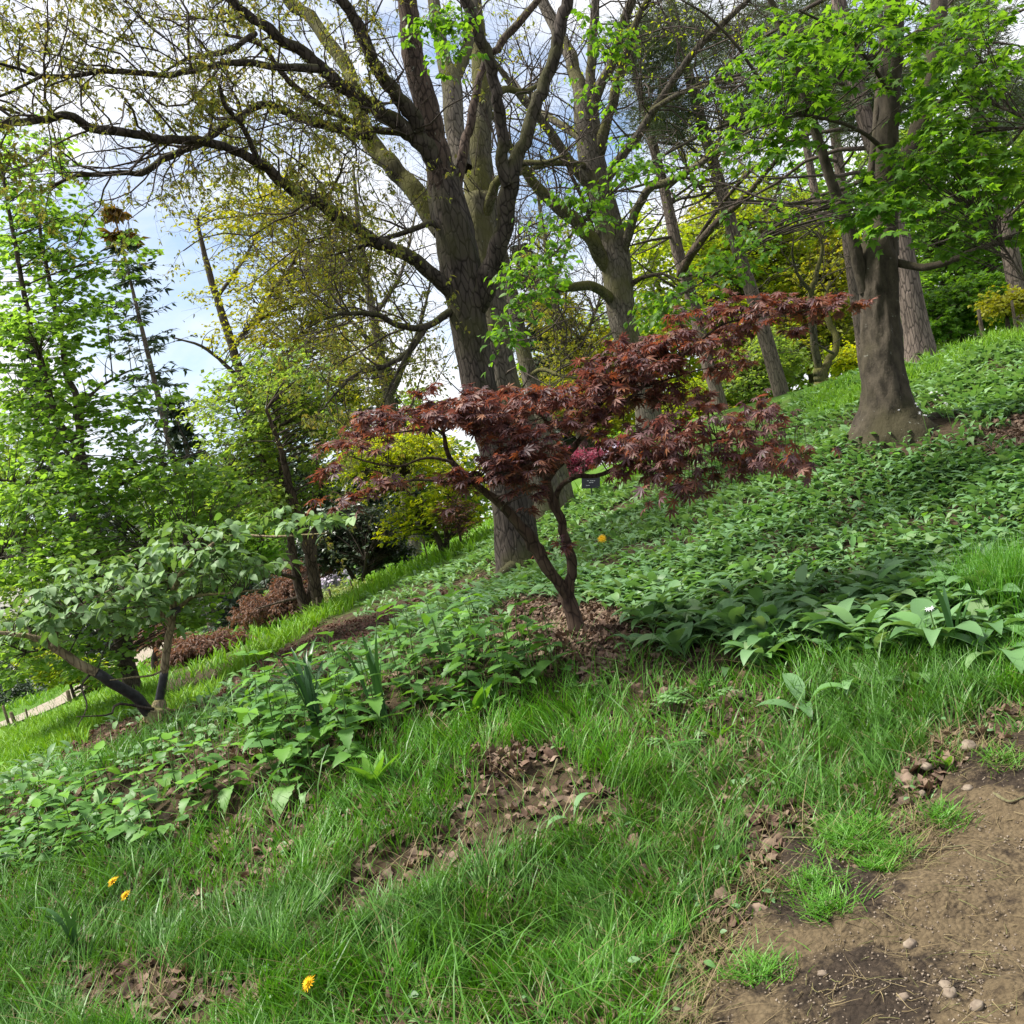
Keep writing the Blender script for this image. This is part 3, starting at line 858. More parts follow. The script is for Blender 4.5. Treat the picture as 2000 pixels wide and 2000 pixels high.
# ---- the big dark oak, front stem
t = tree('oak', 'oak_tree', 'massive dark oak with many rising limbs, front trunk behind the red maple', 1022, 1112, 11)
t.limb('trunk', [(1028, 1150, 135), (1020, 1112, 108), (1010, 1075, 90), (997, 970, 80), (964, 850, 68), (938, 754, 62), (920, 660, 64), (910, 600, 72), (902, 540, 78), (890, 470, 74), (876, 400, 70), (866, 350, 62)], 11, 11, 'oak', 28, 60, 0, flute=.22)
def oaklimb(rows, w1, mat='oak', g=.5, sides=10, w0=11, bow=0):
    rows = [(a_, b_, c_ * (.78 if mat == 'moss' else .86)) for a_, b_, c_ in rows]
    return t.limb('branch', rows, w0, w1, mat, sides, None, g, flute=0, bow=bow)
oaklimb([(892, 580, 40), (872, 562, 36), (806, 504, 31), (770, 489, 30), (697, 449, 27), (650, 417, 26), (616, 391, 25), (565, 370, 24), (507, 319, 23), (449, 293, 21), (391, 275, 20), (319, 272, 20), (254, 261, 20), (181, 250, 20), (138, 225, 19), (72, 236, 17), (0, 243, 15), (-80, 270, 10)], 7.5)
oaklimb([(507, 319, 14), (475, 250, 12), (442, 210, 11), (433, 181, 9), (425, 160, 5)], 8.6, w0=9.2)
oaklimb([(725, 268, 26), (700, 261, 24), (634, 243, 22), (580, 228, 20), (518, 203, 18), (471, 225, 17), (417, 261, 17), (384, 283, 17), (326, 308, 16), (275, 341, 15), (254, 337, 12), (181, 342, 11), (145, 344, 9), (100, 365, 6)], 9.0, w0=11.3)
oaklimb([(800, 262, 20), (779, 258, 18), (730, 253, 16), (664, 225, 14), (576, 170, 13), (537, 126, 12), (510, 88, 10), (433, 66, 7)], 9.6, 'oak_brown')
oaklimb([(866, 450, 58), (840, 417, 54), (796, 357, 48), (730, 286, 44), (697, 203, 40), (686, 148, 36), (658, 104, 33), (614, 44, 31), (565, 0, 28), (530, -60, 24), (480, -130, 18)], 12.8, 'moss', w0=11.2)
oaklimb([(880, 345, 50), (860, 320, 46), (806, 264, 40), (752, 225, 36), (664, 165, 32), (609, 115, 28), (537, 66, 25), (477, 22, 21), (449, 0, 19), (390, -50, 14), (330, -90, 9)], 9.2)
oaklimb([(620, 134, 20), (543, 130, 17), (453, 123, 15), (344, 145, 14), (308, 145, 13), (217, 139, 12), (174, 143, 11), (138, 149, 10), (80, 149, 10), (36, 134, 8), (0, 124, 6), (-50, 110, 4)], 8.0, w0=9.9)
oaklimb([(80, 149, 9), (45, 168, 7), (0, 188, 6), (-50, 200, 4)], 8.0, w0=8.3)
oaklimb([(500, 65, 13), (471, 83, 13), (449, 98, 12), (399, 109, 10), (362, 116, 8), (337, 130, 6), (300, 150, 3)], 9.0, w0=9.7)
oaklimb([(870, 360, 44), (853, 326, 42), (824, 283, 38), (809, 232, 35), (770, 181, 33), (733, 127, 30), (712, 72, 28), (690, 33, 26), (668, 0, 24), (630, -60, 20)], 9.8)
oaklimb([(872, 390, 66), (862, 350, 64), (850, 290, 60), (831, 203, 55), (809, 120, 50), (799, 36, 46), (795, 0, 44), (786, -90, 38), (775, -200, 28)], 10.6, 'oak_brown', .15, 16)
oaklimb([(893, 390, 22), (896, 344, 24), (904, 297, 23), (918, 239, 21), (934, 160, 17), (950, 118, 16), (976, 90, 18), (998, 58, 18), (1041, 14, 16), (1070, -30, 12)], 11.3, 'oak_brown')
oaklimb([(915, 620, 52), (938, 580, 56), (966, 507, 46), (986, 435, 40), (994, 360, 44), (998, 335, 38)], 10.4, g=.25, sides=14)
oaklimb([(994, 360, 34), (982, 326, 30), (976, 232, 28), (962, 138, 27), (933, 62, 28), (911, 0, 26), (890, -60, 22)], 9.6, w0=10.4)
oaklimb([(994, 355, 36), (1012, 301, 33), (1045, 210, 31), (1078, 127, 30), (1099, 36, 30), (1110, 0, 28), (1125, -60, 22)], 10.2, w0=10.4)
oaklimb([(905, 330, 44), (888, 254, 46), (882, 165, 48), (867, 115, 34), (853, 36, 30), (846, 0, 28), (838, -70, 22)], 12.3, 'grey', .15, w0=11.7)
oaklimb([(882, 165, 30), (905, 115, 28), (920, 60, 24), (924, 0, 22), (930, -60, 18)], 12.6, 'grey', .3, w0=12)
oaklimb([(893, 600, 24), (875, 612, 19), (825, 641, 16), (774, 634, 14), (738, 616, 12), (672, 612, 9), (636, 623, 6), (600, 640, 3)], 9.5)
oaklimb([(832, 638, 15), (796, 688, 13), (745, 717, 11), (694, 732, 9), (658, 765, 6), (630, 800, 3)], 9.6, w0=10.7)
oaklimb([(810, 663, 9), (781, 717, 7), (745, 790, 5), (735, 820, 2)], 10.0, w0=10.4)
oaklimb([(868, 470, 16), (845, 436, 14), (790, 455, 12), (735, 470, 10), (680, 490, 6), (640, 500, 3)], 10.2)
# surface root
t.limb('root', [(1003, 1108, 34), (982, 1124, 20), (955, 1140, 13), (920, 1152, 6)], 10.8, 9.9, 'oak', 8, 14, .4, skel=False)
a, b, c = twig_levels(t, 260, 1.35, 2000, 6500, wig=.36, up=-.015, lo=.25, sel=[1, 2, 3, 4, 5, 6, 7, 8, 9, 10, 17, 18, 19, 20, 21])
ends = c.reshape(-1, 3)[rng.integers(0, c.shape[0] * c.shape[1], 60000)]
px_, py_ = unP(ends)
keepm = (px_ < 1150) & (ends[:, 1] > 5.5) & (vn(ends[:, 0] * .9, ends[:, 1] * .9, ends[:, 2] * .9) > -.12)
ends = ends[keepm][:34000]
mb = MB(); o_ = unit(rng.normal(0, 1, ends.shape))
scatter(mb, t_kite(.42), ends, leaf_orient(len(ends), o_, .3, .9, .6), .05 * rng.uniform(.5, 1.35, len(ends)))
t.part('crown', mb, M['oakspring'], label='sparse yellow green spring leaves')

# ---- second oak stem right behind
t = tree('oak2', 'oak_tree', 'mossy oak trunk standing directly behind the dark front oak', 1062, 1016, 13.5)
t.limb('trunk', [(1070, 1050, 125), (1064, 1018, 104), (1050, 950, 84), (1030, 880, 74), (988, 760, 62), (968, 660, 60), (955, 560, 60), (940, 450, 60), (936, 380, 58)], 13.5, 13.3, 'grey', 26, 50, 0, flute=.16)
t.limb('branch', [(936, 400, 56), (933, 330, 54), (938, 240, 46), (942, 180, 40), (936, 100, 32), (928, 0, 26), (920, -80, 20)], 13.3, 13.8, 'moss', 14, 30, .12)
t.limb('branch', [(950, 420, 22), (968, 360, 18), (1010, 322, 14), (1060, 318, 10), (1100, 305, 5)], 13.2, 12.4, 'moss', 8, 20, .4)
t.limb('branch', [(938, 200, 20), (985, 175, 15), (1030, 178, 11), (1075, 150, 6)], 13.4, 14.4, 'moss', 8, 20, .4)
twig_levels(t, 60, 1.6, 350, 900, lo=.1)

# ---- slim pale trunk third behind
t = tree('pale', 'slim_tree', 'slim pale trunk rising just right of the mossy oak', 1100, 992, 16)
t.limb('trunk', [(1104, 1020, 66), (1100, 992, 54), (1080, 900, 46), (1055, 810, 38), (1036, 740, 32), (1020, 680, 29), (1002, 590, 28), (980, 500, 27), (965, 420, 24), (950, 300, 20), (940, 180, 14)], 16, 16.5, 'grey', 16, 50, .1)
t.limb('branch', [(1034, 735, 10), (1060, 722, 9), (1100, 735, 6), (1140, 738, 3)], 16, 15, 'moss', 6, 16, .4)
twig_levels(t, 60, 1.5, 300, 700, lo=.4)

# ---- big many-limbed tree in the centre right
t = tree('lime', 'ash_tree', 'tall grey green many limbed tree between the oak and the pines', 1272, 860, 17)
t.limb('trunk', [(1280, 895, 70), (1272, 860, 58), (1262, 780, 50), (1240, 700, 48), (1218, 634, 52), (1208, 543, 56), (1188, 435, 52), (1168, 362, 50), (1152, 290, 50), (1146, 225, 48), (1144, 180, 40)], 17, 17, 'grey', 24, 60, 0, flute=.14)
def ll(rows, w1, mat='grey', w0=17, g=.35):
    return t.limb('branch', rows, w0, w1, mat, 9, None, g)
ll([(1142, 235, 34), (1135, 181, 30), (1114, 109, 27), (1085, 54, 24), (1059, 0, 22), (1035, -60, 18)], 17.8)
ll([(1152, 240, 26), (1154, 181, 21), (1157, 90, 19), (1164, 0, 17), (1170, -70, 14)], 16.6)
ll([(1155, 245, 28), (1164, 188, 22), (1193, 127, 20), (1215, 54, 18), (1233, 0, 17), (1250, -60, 13)], 16)
ll([(1160, 330, 28), (1172, 290, 24), (1190, 225, 21), (1212, 138, 18), (1240, 47, 14), (1266, 0, 12), (1300, -60, 8)], 15.6, 'moss')
ll([(1160, 365, 30), (1135, 344, 23), (1103, 301, 21), (1067, 246, 18), (1020, 192, 15), (976, 134, 11), (940, 90, 6)], 15.6)
ll([(1145, 275, 20), (1121, 262, 16), (1077, 232, 14), (1040, 205, 10), (1000, 150, 5)], 18.5)
ll([(1190, 520, 36), (1172, 500, 31), (1139, 446, 28), (1085, 399, 25), (1041, 355, 21), (998, 290, 16), (983, 268, 12), (960, 220, 7)], 15.2, 'moss')
ll([(1150, 330, 18), (1128, 322, 14), (1085, 319, 12), (1040, 330, 9), (1000, 345, 5)], 15.5, 'moss')
ll([(1205, 500, 24), (1220, 482, 20), (1240, 417, 18), (1268, 370, 16), (1300, 358, 15), (1358, 326, 13), (1409, 290, 10), (1463, 257, 6), (1500, 240, 3)], 14.5)
ll([(1168, 370, 26), (1200, 326, 21), (1248, 261, 18), (1284, 203, 16), (1328, 138, 15), (1358, 100, 14), (1395, 60, 13), (1440, 20, 11), (1470, -10, 9)], 15)
ll([(1275, 215, 12), (1300, 199, 11), (1343, 177, 10), (1409, 159, 8), (1452, 152, 5), (1500, 155, 3)], 14.4, w0=16)
ll([(1200, 595, 26), (1186, 576, 21), (1150, 558, 20), (1085, 565, 17), (1045, 575, 12), (1010, 600, 6)], 15.4, 'moss')
ll([(1225, 560, 14), (1250, 545, 10), (1290, 535, 6), (1330, 548, 3)], 16, 'oak_brown')
ll([(1165, 480, 12), (1150, 420, 9), (1120, 350, 8), (1085, 270, 5)], 16.4, 'oak_brown')
a, b, c = twig_levels(t, 240, 1.9, 1200, 2600, lo=.25)
ends = c.reshape(-1, 3)[rng.integers(0, c.shape[0] * c.shape[1], 5000)]
keepm = vn(ends[:, 0] * .7, ends[:, 1] * .7, ends[:, 2] * .7) > .05
ends = ends[keepm]; mb = MB()
scatter(mb, t_kite(.45), ends, leaf_orient(len(ends), unit(rng.normal(0, 1, ends.shape)), .3, .5, .6), .07 * rng.uniform(.5, 1.3, len(ends)))
t.part('crown', mb, M['lime'], label='scattered fresh lime green leaves')

# ---- thin budding trees whose twigs veil the sky behind the oak
for key, lab, rows, w, br_, bl in (
    ('bud1', 'thin budding tree whose fine twigs veil the sky left of the oak trunk', [(800, 990, 30), (780, 880, 26), (755, 760, 22), (735, 650, 18), (715, 540, 14), (700, 430, 10), (690, 330, 5)], 24, [[(760, 780, 12), (800, 690, 9), (830, 600, 6), (845, 520, 3)], [(745, 700, 12), (700, 640, 9), (650, 600, 6), (610, 570, 3)], [(730, 620, 10), (780, 540, 7), (800, 470, 5), (815, 400, 3)], [(718, 550, 9), (670, 500, 6), (630, 450, 3)]], [(760, 640, 100, 110, 24, 2), (720, 480, 90, 90, 24, 2, .6), (680, 700, 70, 80, 24, 2), (820, 720, 60, 60, 24, 2)]),
    ('bud2', 'slim budding tree with pale twigs between the oak and the many limbed tree', [(1150, 930, 26), (1130, 820, 22), (1105, 700, 18), (1085, 590, 14), (1065, 470, 10), (1050, 380, 5)], 27, [[(1110, 720, 10), (1150, 640, 7), (1180, 560, 4)], [(1095, 640, 10), (1050, 560, 7), (1015, 500, 4)], [(1080, 560, 8), (1110, 480, 5), (1125, 420, 3)]], [(1080, 600, 80, 90, 27, 2), (1110, 720, 80, 70, 27, 2), (1060, 470, 60, 70, 27, 2, .5)]),
    ('bud3', 'tall budding tree with tangled twigs behind the two pine trunks', [(1480, 770, 26), (1455, 640, 22), (1430, 510, 18), (1405, 390, 14), (1380, 260, 10), (1360, 150, 5)], 31, [[(1435, 540, 10), (1490, 440, 7), (1530, 340, 4)], [(1410, 420, 10), (1350, 340, 7), (1310, 260, 4)], [(1390, 320, 8), (1440, 220, 5), (1470, 130, 3)]], [(1420, 330, 110, 110, 31, 3, .8), (1480, 200, 90, 90, 31, 3, .6), (1340, 260, 80, 90, 31, 3, .5)])):
    t = tree(key, 'budding_tree', lab, rows[0][0], rows[0][1], w)
    bx, by = unP(t.base[None]); t.limb('trunk', [(bx[0], by[0] + 8, rows[0][2] * 1.2)] + rows, w, w, 'grey', 9, 40, .2)
    for r_ in br_:
        t.limb('branch', r_, w, w + rng.uniform(-2, 2), 'grey', 6, 20, .4)
    twig_levels(t, 110, 2.6, 700, 1700, wig=.34, lo=.2)
    crown(t, bl, 220, .6, 4, 5, t_kite(.5), 'oakspring', .10, .4, .3, .6, tubes_on=False, branch=False)

# ---- pines
def pine(key, label, rows, w, mat='pine', group='pine trunks on the slope', needles=None, dead=18, sides=14):
    px, py = rows[0][0], rows[0][1]
    t = tree(key, 'pine_tree', label, px, py, w, group=group)
    ext = [(2 * rows[0][0] - rows[1][0] * 1 - (rows[0][0] - rows[1][0]) * .6, rows[0][1] + 30, rows[0][2] * 1.15)] + list(rows)
    t.limb('trunk', ext, w, w, mat, sides, 60, 0, flute=.10)
    p, r = t.limbs[0]
    k = rng.integers(20, 58, dead)
    az = rng.uniform(0, 2 * np.pi, dead)
    d = np.stack([np.cos(az), np.sin(az), rng.uniform(-.15, .35, dead)], -1)
    bp, br = grow(p[k], d, rng.uniform(1.2, 3.2, dead), np.minimum(r[k] * .35, .035), 7, .16, .0)
    for i in range(dead):
        mb = MB(); tubes(mb, bp[i], br[i], 5, False); t.part('branch', mb, M['twig'])
        t.limbs.append((bp[i], br[i]))
    mb = MB()
    n2 = dead * 7
    i = rng.integers(0, dead, n2); kk = rng.integers(2, 7, n2)
    tp, tr = grow(bp[i, kk], perp_dirs(unit(np.gradient(bp, axis=1))[i, kk], .9), rng.uniform(.3, 1.0, n2), np.full(n2, .006), 4, .3)
    tubes(mb, tp, tr, 3, False); t.part('twig_mass', mb, M['twig'], kind='stuff')
    if needles:
        crown(t, needles, 190, .6, 5, 18, t_kite(.10, .02, .05), 'pineneedle', .15, .35, .0, .8, tubes_on=False, branch=True)
    return t
pine('p1', 'tall leaning pine trunk just left of the gnarled forked tree', [(1532, 790, 31), (1515, 730, 30), (1496, 663, 29), (1463, 555, 27), (1452, 525, 26), (1423, 417, 24), (1401, 344, 23), (1380, 272, 21), (1354, 181, 20), (1333, 90, 18), (1310, 0, 17), (1290, -80, 15)], 20, needles=[(1330, 60, 120, 70, 20, 2), (1400, 130, 70, 60, 19, 1.5), (1440, 220, 60, 40, 19, 1)])
t = pine('p2', 'slimmer pine trunk between the grey many limbed tree and the tall pine', [(1410, 805, 27), (1398, 760, 26), (1380, 703, 25), (1350, 580, 24), (1322, 482, 23), (1300, 380, 20), (1280, 300, 18), (1255, 200, 15), (1230, 100, 12)], 20, needles=[(1300, 230, 70, 60, 20, 1.5), (1260, 120, 60, 80, 20, 1.5)])
t.limb('branch', [(1330, 535, 20), (1345, 505, 17), (1390, 446, 15), (1456, 384, 12), (1499, 333, 10), (1530, 295, 8), (1561, 264, 5)], 19.8, 16, 'oak_brown', 8, 30, .4)
t.limb('branch', [(1325, 540, 12), (1380, 440, 8), (1450, 350, 7), (1510, 300, 6), (1550, 262, 3)], 19.9, 17.2, 'oak_brown', 6, 26, .4)
pine('p3', 'thick rough pine trunk immediately behind the smooth grey trunk on the right', [(1800, 705, 66), (1793, 660, 54), (1780, 590, 47), (1766, 500, 41), (1745, 410, 37), (1725, 330, 35), (1700, 264, 33), (1676, 181, 32), (1648, 54, 30), (1630, -40, 27)], 13, needles=[(1590, 60, 90, 70, 15, 2), (1700, 180, 80, 80, 14, 1.5)], dead=22)
pine('p4', 'slender reddish pine stem seen through the branches left of the smooth trunk', [(1692, 735, 26), (1680, 640, 24), (1665, 540, 22), (1650, 420, 20), (1636, 300, 19), (1620, 180, 18), (1606, 90, 17), (1590, 0, 15), (1580, -60, 13)], 21, needles=[(1600, 130, 70, 80, 21, 2)])
pine('p5', 'reddish pine trunk near the right edge behind the green shrubs', [(2012, 690, 40), (2000, 630, 36), (1985, 558, 33), (1963, 435, 31), (1945, 360, 28), (1923, 290, 26), (1901, 181, 24), (1876, 72, 21), (1855, -30, 18)], 18, needles=[(1880, 60, 80, 80, 18, 2), (1960, 200, 60, 70, 18, 2)])
pine('p6', 'faint slender pine stem high between the tall pine and the smooth trunk', [(1665, 750, 20), (1640, 620, 18), (1610, 480, 17), (1585, 340, 15), (1565, 220, 14), (1545, 100, 12), (1530, 0, 11)], 26, needles=[(1560, 180, 70, 90, 26, 2), (1510, 60, 80, 60, 26, 2)], dead=14)

# ---- the smooth-barked maple on the right
t = tree('sycamore', 'green_maple_tree', 'smooth grey trunked maple with fresh green leaves, on the right slope', 1738, 838, 8.5)
t.limb('trunk', [(1745, 890, 210), (1738, 850, 170), (1733, 815, 122), (1730, 780, 96), (1728, 740, 84), (1725, 690, 77), (1720, 620, 69), (1716, 550, 69), (1716, 500, 70), (1722, 455, 58)], 8.5, 8.5, 'beech', 40, 60, 0, flute=.26)
t.limb('burl', [(1752, 812, 18), (1766, 812, 24), (1782, 814, 22), (1800, 818, 10)], 8.3, 8.35, 'rot', 10, 14, .5, skel=False, flute=.5, label='black rotten hollow wood at the foot')
t.limb('root', [(1760, 830, 44), (1790, 826, 28), (1830, 815, 18), (1880, 802, 10)], 8.5, 8.6, 'beech', 9, 14, .4, skel=False)
def sl_(rows, w1, w0=8.5, g=.25, mat='beech', sides=12):
    return t.limb('branch', rows, w0, w1, mat, sides, None, g)
sl_([(1726, 500, 56), (1730, 417, 47), (1732, 326, 43), (1736, 235, 41), (1741, 145, 40), (1745, 65, 38), (1747, 0, 36), (1750, -80, 30)], 8.2, g=.15, sides=16)
sl_([(1694, 560, 18), (1693, 525, 18), (1695, 435, 16), (1702, 326, 14), (1710, 254, 14), (1718, 145, 12), (1721, 60, 10), (1715, -40, 8)], 8.9)
sl_([(1690, 570, 26), (1680, 530, 25), (1662, 453, 23), (1637, 391, 22), (1612, 319, 20), (1593, 254, 19), (1568, 174, 17), (1539, 94, 15), (1517, 29, 13), (1505, 0, 12), (1485, -50, 10)], 8.0)
sl_([(1735, 400, 42), (1752, 355, 40), (1789, 272, 39), (1814, 163, 37), (1825, 72, 35), (1833, 18, 33), (1840, -60, 28)], 8.8, g=.15, sides=14)
sl_([(1740, 512, 19), (1756, 514, 16), (1807, 522, 15), (1862, 507, 14), (1930, 480, 13), (2000, 456, 12), (2110, 425, 9)], 7.2)
sl_([(1640, 398, 11), (1633, 402, 9), (1554, 420, 8), (1503, 449, 7), (1445, 500, 6), (1390, 540, 4), (1325, 578, 3)], 6.8, 8.2)
sl_([(1597, 262, 9), (1575, 225, 8), (1520, 212, 8), (1480, 220, 7), (1350, 274, 6), (1230, 348, 5), (1139, 435, 4), (1049, 536, 3), (985, 640, 2)], 6.6, 8.1)
sl_([(1735, 300, 10), (1690, 262, 8), (1640, 240, 7), (1560, 225, 6), (1500, 245, 3)], 7.2, 8.4)
sl_([(1760, 340, 9), (1820, 300, 8), (1900, 262, 7), (1990, 250, 5), (2060, 230, 3)], 7.0, 8.6)
sl_([(1745, 380, 8), (1800, 355, 8), (1880, 395, 6), (1950, 470, 5), (2010, 560, 3)], 6.8, 8.5)
sl_([(1800, 240, 10), (1850, 190, 8), (1930, 200, 7), (2020, 240, 4)], 7.2, 8.8)
sl_([(1738, 180, 9), (1690, 110, 7), (1640, 60, 6), (1560, 20, 4)], 7.4, 8.3)
sl_([(1560, 150, 9), (1500, 170, 7), (1440, 90, 6), (1380, 30, 5), (1330, 0, 3)], 7.4, 8.0)
crown(t, [(1880, 130, 170, 150, 7.6, .9), (1700, 45, 130, 60, 7.8, .8), (1930, 380, 110, 100, 7.2, .8), (1790, 330, 90, 60, 7.4, .5), (1760, 420, 90, 50, 7.0, .4, 1.3), (1890, 300, 110, 60, 7.3, .6), (1560, 90, 130, 90, 7.8, .8, .8), (1500, 250, 90, 70, 7.4, .6, .7), (1560, 200, 100, 60, 7.5, .6, .8), (1930, 480, 90, 60, 7.0, .5, .6), (1680, 400, 50, 40, 7.2, .4, .9)],
      230, .30, 4, 5, T_MAPLE, 'maple', .062, .7, .45, .35, 'twig', True, True, singles=300)
crown(t, [(1470, 470, 80, 55, 7.4, .5), (1400, 540, 60, 40, 7.0, .3), (1320, 590, 60, 40, 6.8, .3), (1560, 410, 60, 40, 7.8, .4, .7), (1240, 330, 110, 50, 7.2, .4, .7), (1150, 420, 70, 60, 7.0, .3, .9), (1050, 545, 55, 60, 6.7, .3, 1.6), (985, 640, 28, 50, 6.5, .2, 1.8), (1060, 480, 60, 40, 6.8, .3, 1.0), (1270, 610, 50, 30, 6.8, .3), (1450, 180, 90, 60, 7.6, .4, .6), (1380, 300, 70, 50, 7.4, .4, .5)],
      150, .20, 4, 5, T_OVATE[:2], 'maple', .045, .6, .55, .4, 'twig', True, True, name='crown')
crown(t, [(1180, 80, 60, 70, 7.6, .3, .5), (860, 50, 60, 50, 7.2, .3), (900, 90, 40, 60, 7.0, .3), (760, 75, 40, 30, 7.2, .2, .6), (870, 130, 30, 30, 7.0, .2), (1170, 160, 40, 60, 7.4, .3, .6)], 42, .18, 4, 5, T_OVATE[:2], 'maple', .045, .5, .55, .4, 'twig', False, True, name='crown')

# ---- the red maple in the middle
t = tree('redmaple', 'red_maple_tree', 'small red leaved Japanese maple with forked stem in the middle', 1127, 1237, 5.5)
t.limb('trunk', [(1140, 1262, 46), (1130, 1238, 36), (1118, 1195, 31), (1108, 1165, 31), (1104, 1150, 30)], 5.5, 5.5, 'mtwig', 14, 20, .1, flute=.1)
def rm(rows, w1, w0=5.5, g=.5, mat='mtwig', sides=9):
    return t.limb('branch', rows, w0, w1, mat, sides, None, g)
rm([(1112, 1175, 26), (1100, 1150, 24), (1082, 1127, 23), (1056, 1087, 26), (1046, 1065, 30), (1022, 1034, 23), (999, 1007, 20), (955, 967, 17), (926, 942, 14), (883, 902, 11), (868, 855, 8), (862, 820, 5)], 5.1)
rm([(1108, 1172, 24), (1112, 1150, 22), (1118, 1098, 21), (1107, 1062, 20), (1096, 1014, 18), (1077, 978, 17), (1067, 940, 17)], 5.4, sides=10)
rm([(1067, 945, 16), (1074, 930, 14), (1100, 899, 13), (1136, 855, 11), (1158, 808, 9), (1180, 783, 8), (1200, 768, 6)], 5.3, 5.4)
rm([(1066, 940, 9), (1058, 925, 7), (1042, 891, 6), (1027, 876, 5), (1000, 850, 4), (960, 830, 2)], 5.1, 5.4)
rm([(1090, 1000, 14), (1086, 975, 12), (1095, 950, 11), (1125, 931, 10), (1172, 928, 9), (1227, 903, 8), (1300, 878, 6), (1383, 862, 5), (1480, 845, 4), (1570, 830, 2)], 5.0, 5.4)
rm([(1165, 800, 9), (1200, 800, 8), (1260, 752, 7), (1347, 683, 6), (1406, 637, 5), (1475, 619, 4), (1560, 608, 3), (1620, 600, 2)], 5.2, 5.3)
rm([(1170, 790, 7), (1200, 768, 6), (1269, 752, 5), (1360, 724, 3), (1420, 715, 2)], 5.6, 5.3)
rm([(884, 903, 7), (850, 895, 6), (820, 897, 5), (783, 910, 4), (730, 905, 3), (680, 890, 2)], 5.0, 5.1)
rm([(930, 944, 7), (875, 941, 6), (806, 938, 5), (760, 956, 4), (700, 975, 3), (650, 960, 2)], 4.9, 5.1)
rm([(866, 850, 6), (847, 837, 5), (801, 842, 4), (740, 850, 3), (690, 870, 2)], 5.2, 5.1)
rm([(866, 845, 6), (880, 815, 5), (920, 795, 4), (970, 785, 2)], 5.4, 5.1)
rm([(1110, 890, 6), (1080, 850, 5), (1060, 815, 4), (1040, 780, 2)], 5.6, 5.4)
crown(t, [(1000, 805, 150, 52, 5.2, .45, 1.3), (880, 795, 110, 34, 5.2, .4, 1.3), (785, 822, 95, 30, 5.1, .35, 1.2), (705, 862, 65, 26, 5.0, .3, 1.1), (648, 920, 36, 16, 4.9, .2, .8), (740, 950, 90, 18, 4.9, .3, .7), (685, 975, 55, 14, 4.9, .2, .8), (850, 850, 60, 18, 5.2, .3, .4), (1110, 785, 110, 60, 5.4, .45, 1.2), (1010, 890, 85, 55, 5.0, .3, 1.3), (1030, 950, 45, 26, 5.0, .2, .7), (1185, 745, 80, 50, 5.35, .35, 1.2), (1260, 700, 90, 46, 5.3, .35, 1.2), (1370, 645, 105, 38, 5.3, .3, 1.2), (1510, 598, 115, 24, 5.2, .25, 1.1), (1300, 765, 90, 34, 5.4, .25, .6), (1420, 705, 80, 34, 5.5, .2, .5), (880, 940, 60, 20, 5.0, .2, .6), (900, 985, 40, 14, 5.0, .1, .5), (1640, 590, 45, 14, 5.2, .1, .6), (1150, 850, 60, 40, 5.2, .3, .5), (1540, 640, 60, 20, 5.3, .2, .5)],
      400, .10, 4, 4, T_RED, 'red', .043, .8, .32, .36, 'mtwig', True, True, singles=200, br=.0028, sizevar=.45)
crown(t, [(1290, 870, 90, 48, 5.0, .3, 1.2), (1400, 822, 120, 34, 5.0, .3, 1.1), (1510, 815, 85, 30, 4.95, .3, .8), (1540, 885, 95, 48, 4.95, .3, .8), (1330, 935, 115, 34, 4.9, .25, .8), (1230, 900, 60, 40, 5.0, .2, .9), (1560, 940, 65, 25, 4.9, .15, .6), (1440, 890, 80, 40, 4.95, .2, .5)],
      105, .14, 4, 3, T_RED, 'red', .046, .6, .65, .42, 'mtwig', True, True, singles=100, br=.0028, sizevar=.4)
crown(t, [(1105, 1060, 22, 8, 5.4, .08), (1030, 1005, 12, 10, 5.3, .05), (1050, 1080, 10, 8, 5.4, .05)], 4, .05, 3, 3, T_RED, 'red', .05, .6, .4, .4, 'mtwig', True, True, br=.002)

# ---- shrub with big soft leaves on the left
t = tree('bigleaf', 'large_leaved_shrub', 'spreading shrub with big pale green leaves and black wrapped stems, lower left', 305, 1403, 6.8, cat='shrub')
t.limb('trunk', [(305, 1428, 70), (305, 1408, 52), (308, 1392, 42), (311, 1375, 26), (312, 1366, 18)], 6.8, 6.8, 'shrubbark', 16, 18, .3, flute=.35)
def bs(rows, w1, w0=6.8, mat='shrubbark', g=.4, name='branch', label=None):
    return t.limb(name, rows, w0, w1, mat, 9, None, g, label=label)
bs([(311, 1374, 19), (313, 1360, 17), (319, 1324, 17), (321, 1312, 16)], 6.8, name='wrapped_stem', mat='wrap', g=.1, label='stem wrapped in black tape')
bs([(321, 1312, 16), (325, 1279, 16), (331, 1241, 15), (337, 1200, 14), (341, 1152, 13), (351, 1125, 11), (372, 1104, 10), (395, 1080, 9), (428, 1055, 8), (470, 1046, 6), (543, 1048, 5), (640, 1042, 3)], 6.3)
bs([(298, 1398, 26), (286, 1386, 24), (267, 1363, 22), (230, 1340, 21), (188, 1314, 20)], 6.5, name='wrapped_stem', mat='wrap', g=.2, label='stem wrapped in black tape')
bs([(188, 1314, 19), (145, 1291, 18), (103, 1262, 16), (79, 1250, 14), (54, 1243, 11), (10, 1238, 8), (-40, 1225, 5)], 6.2, 6.5)
bs([(345, 1190, 9), (360, 1178, 8), (380, 1164, 7), (415, 1160, 6), (456, 1157, 5), (520, 1150, 3)], 6.3, 6.7)
bs([(332, 1222, 10), (314, 1196, 9), (290, 1180, 9), (265, 1165, 6), (240, 1150, 3)], 6.5, 6.7)
bs([(102, 1262, 8), (120, 1220, 6), (160, 1180, 4), (220, 1150, 3)], 6.4, 6.3)
bs([(340, 1160, 7), (320, 1130, 5), (290, 1100, 4), (250, 1085, 2)], 6.4, 6.6)
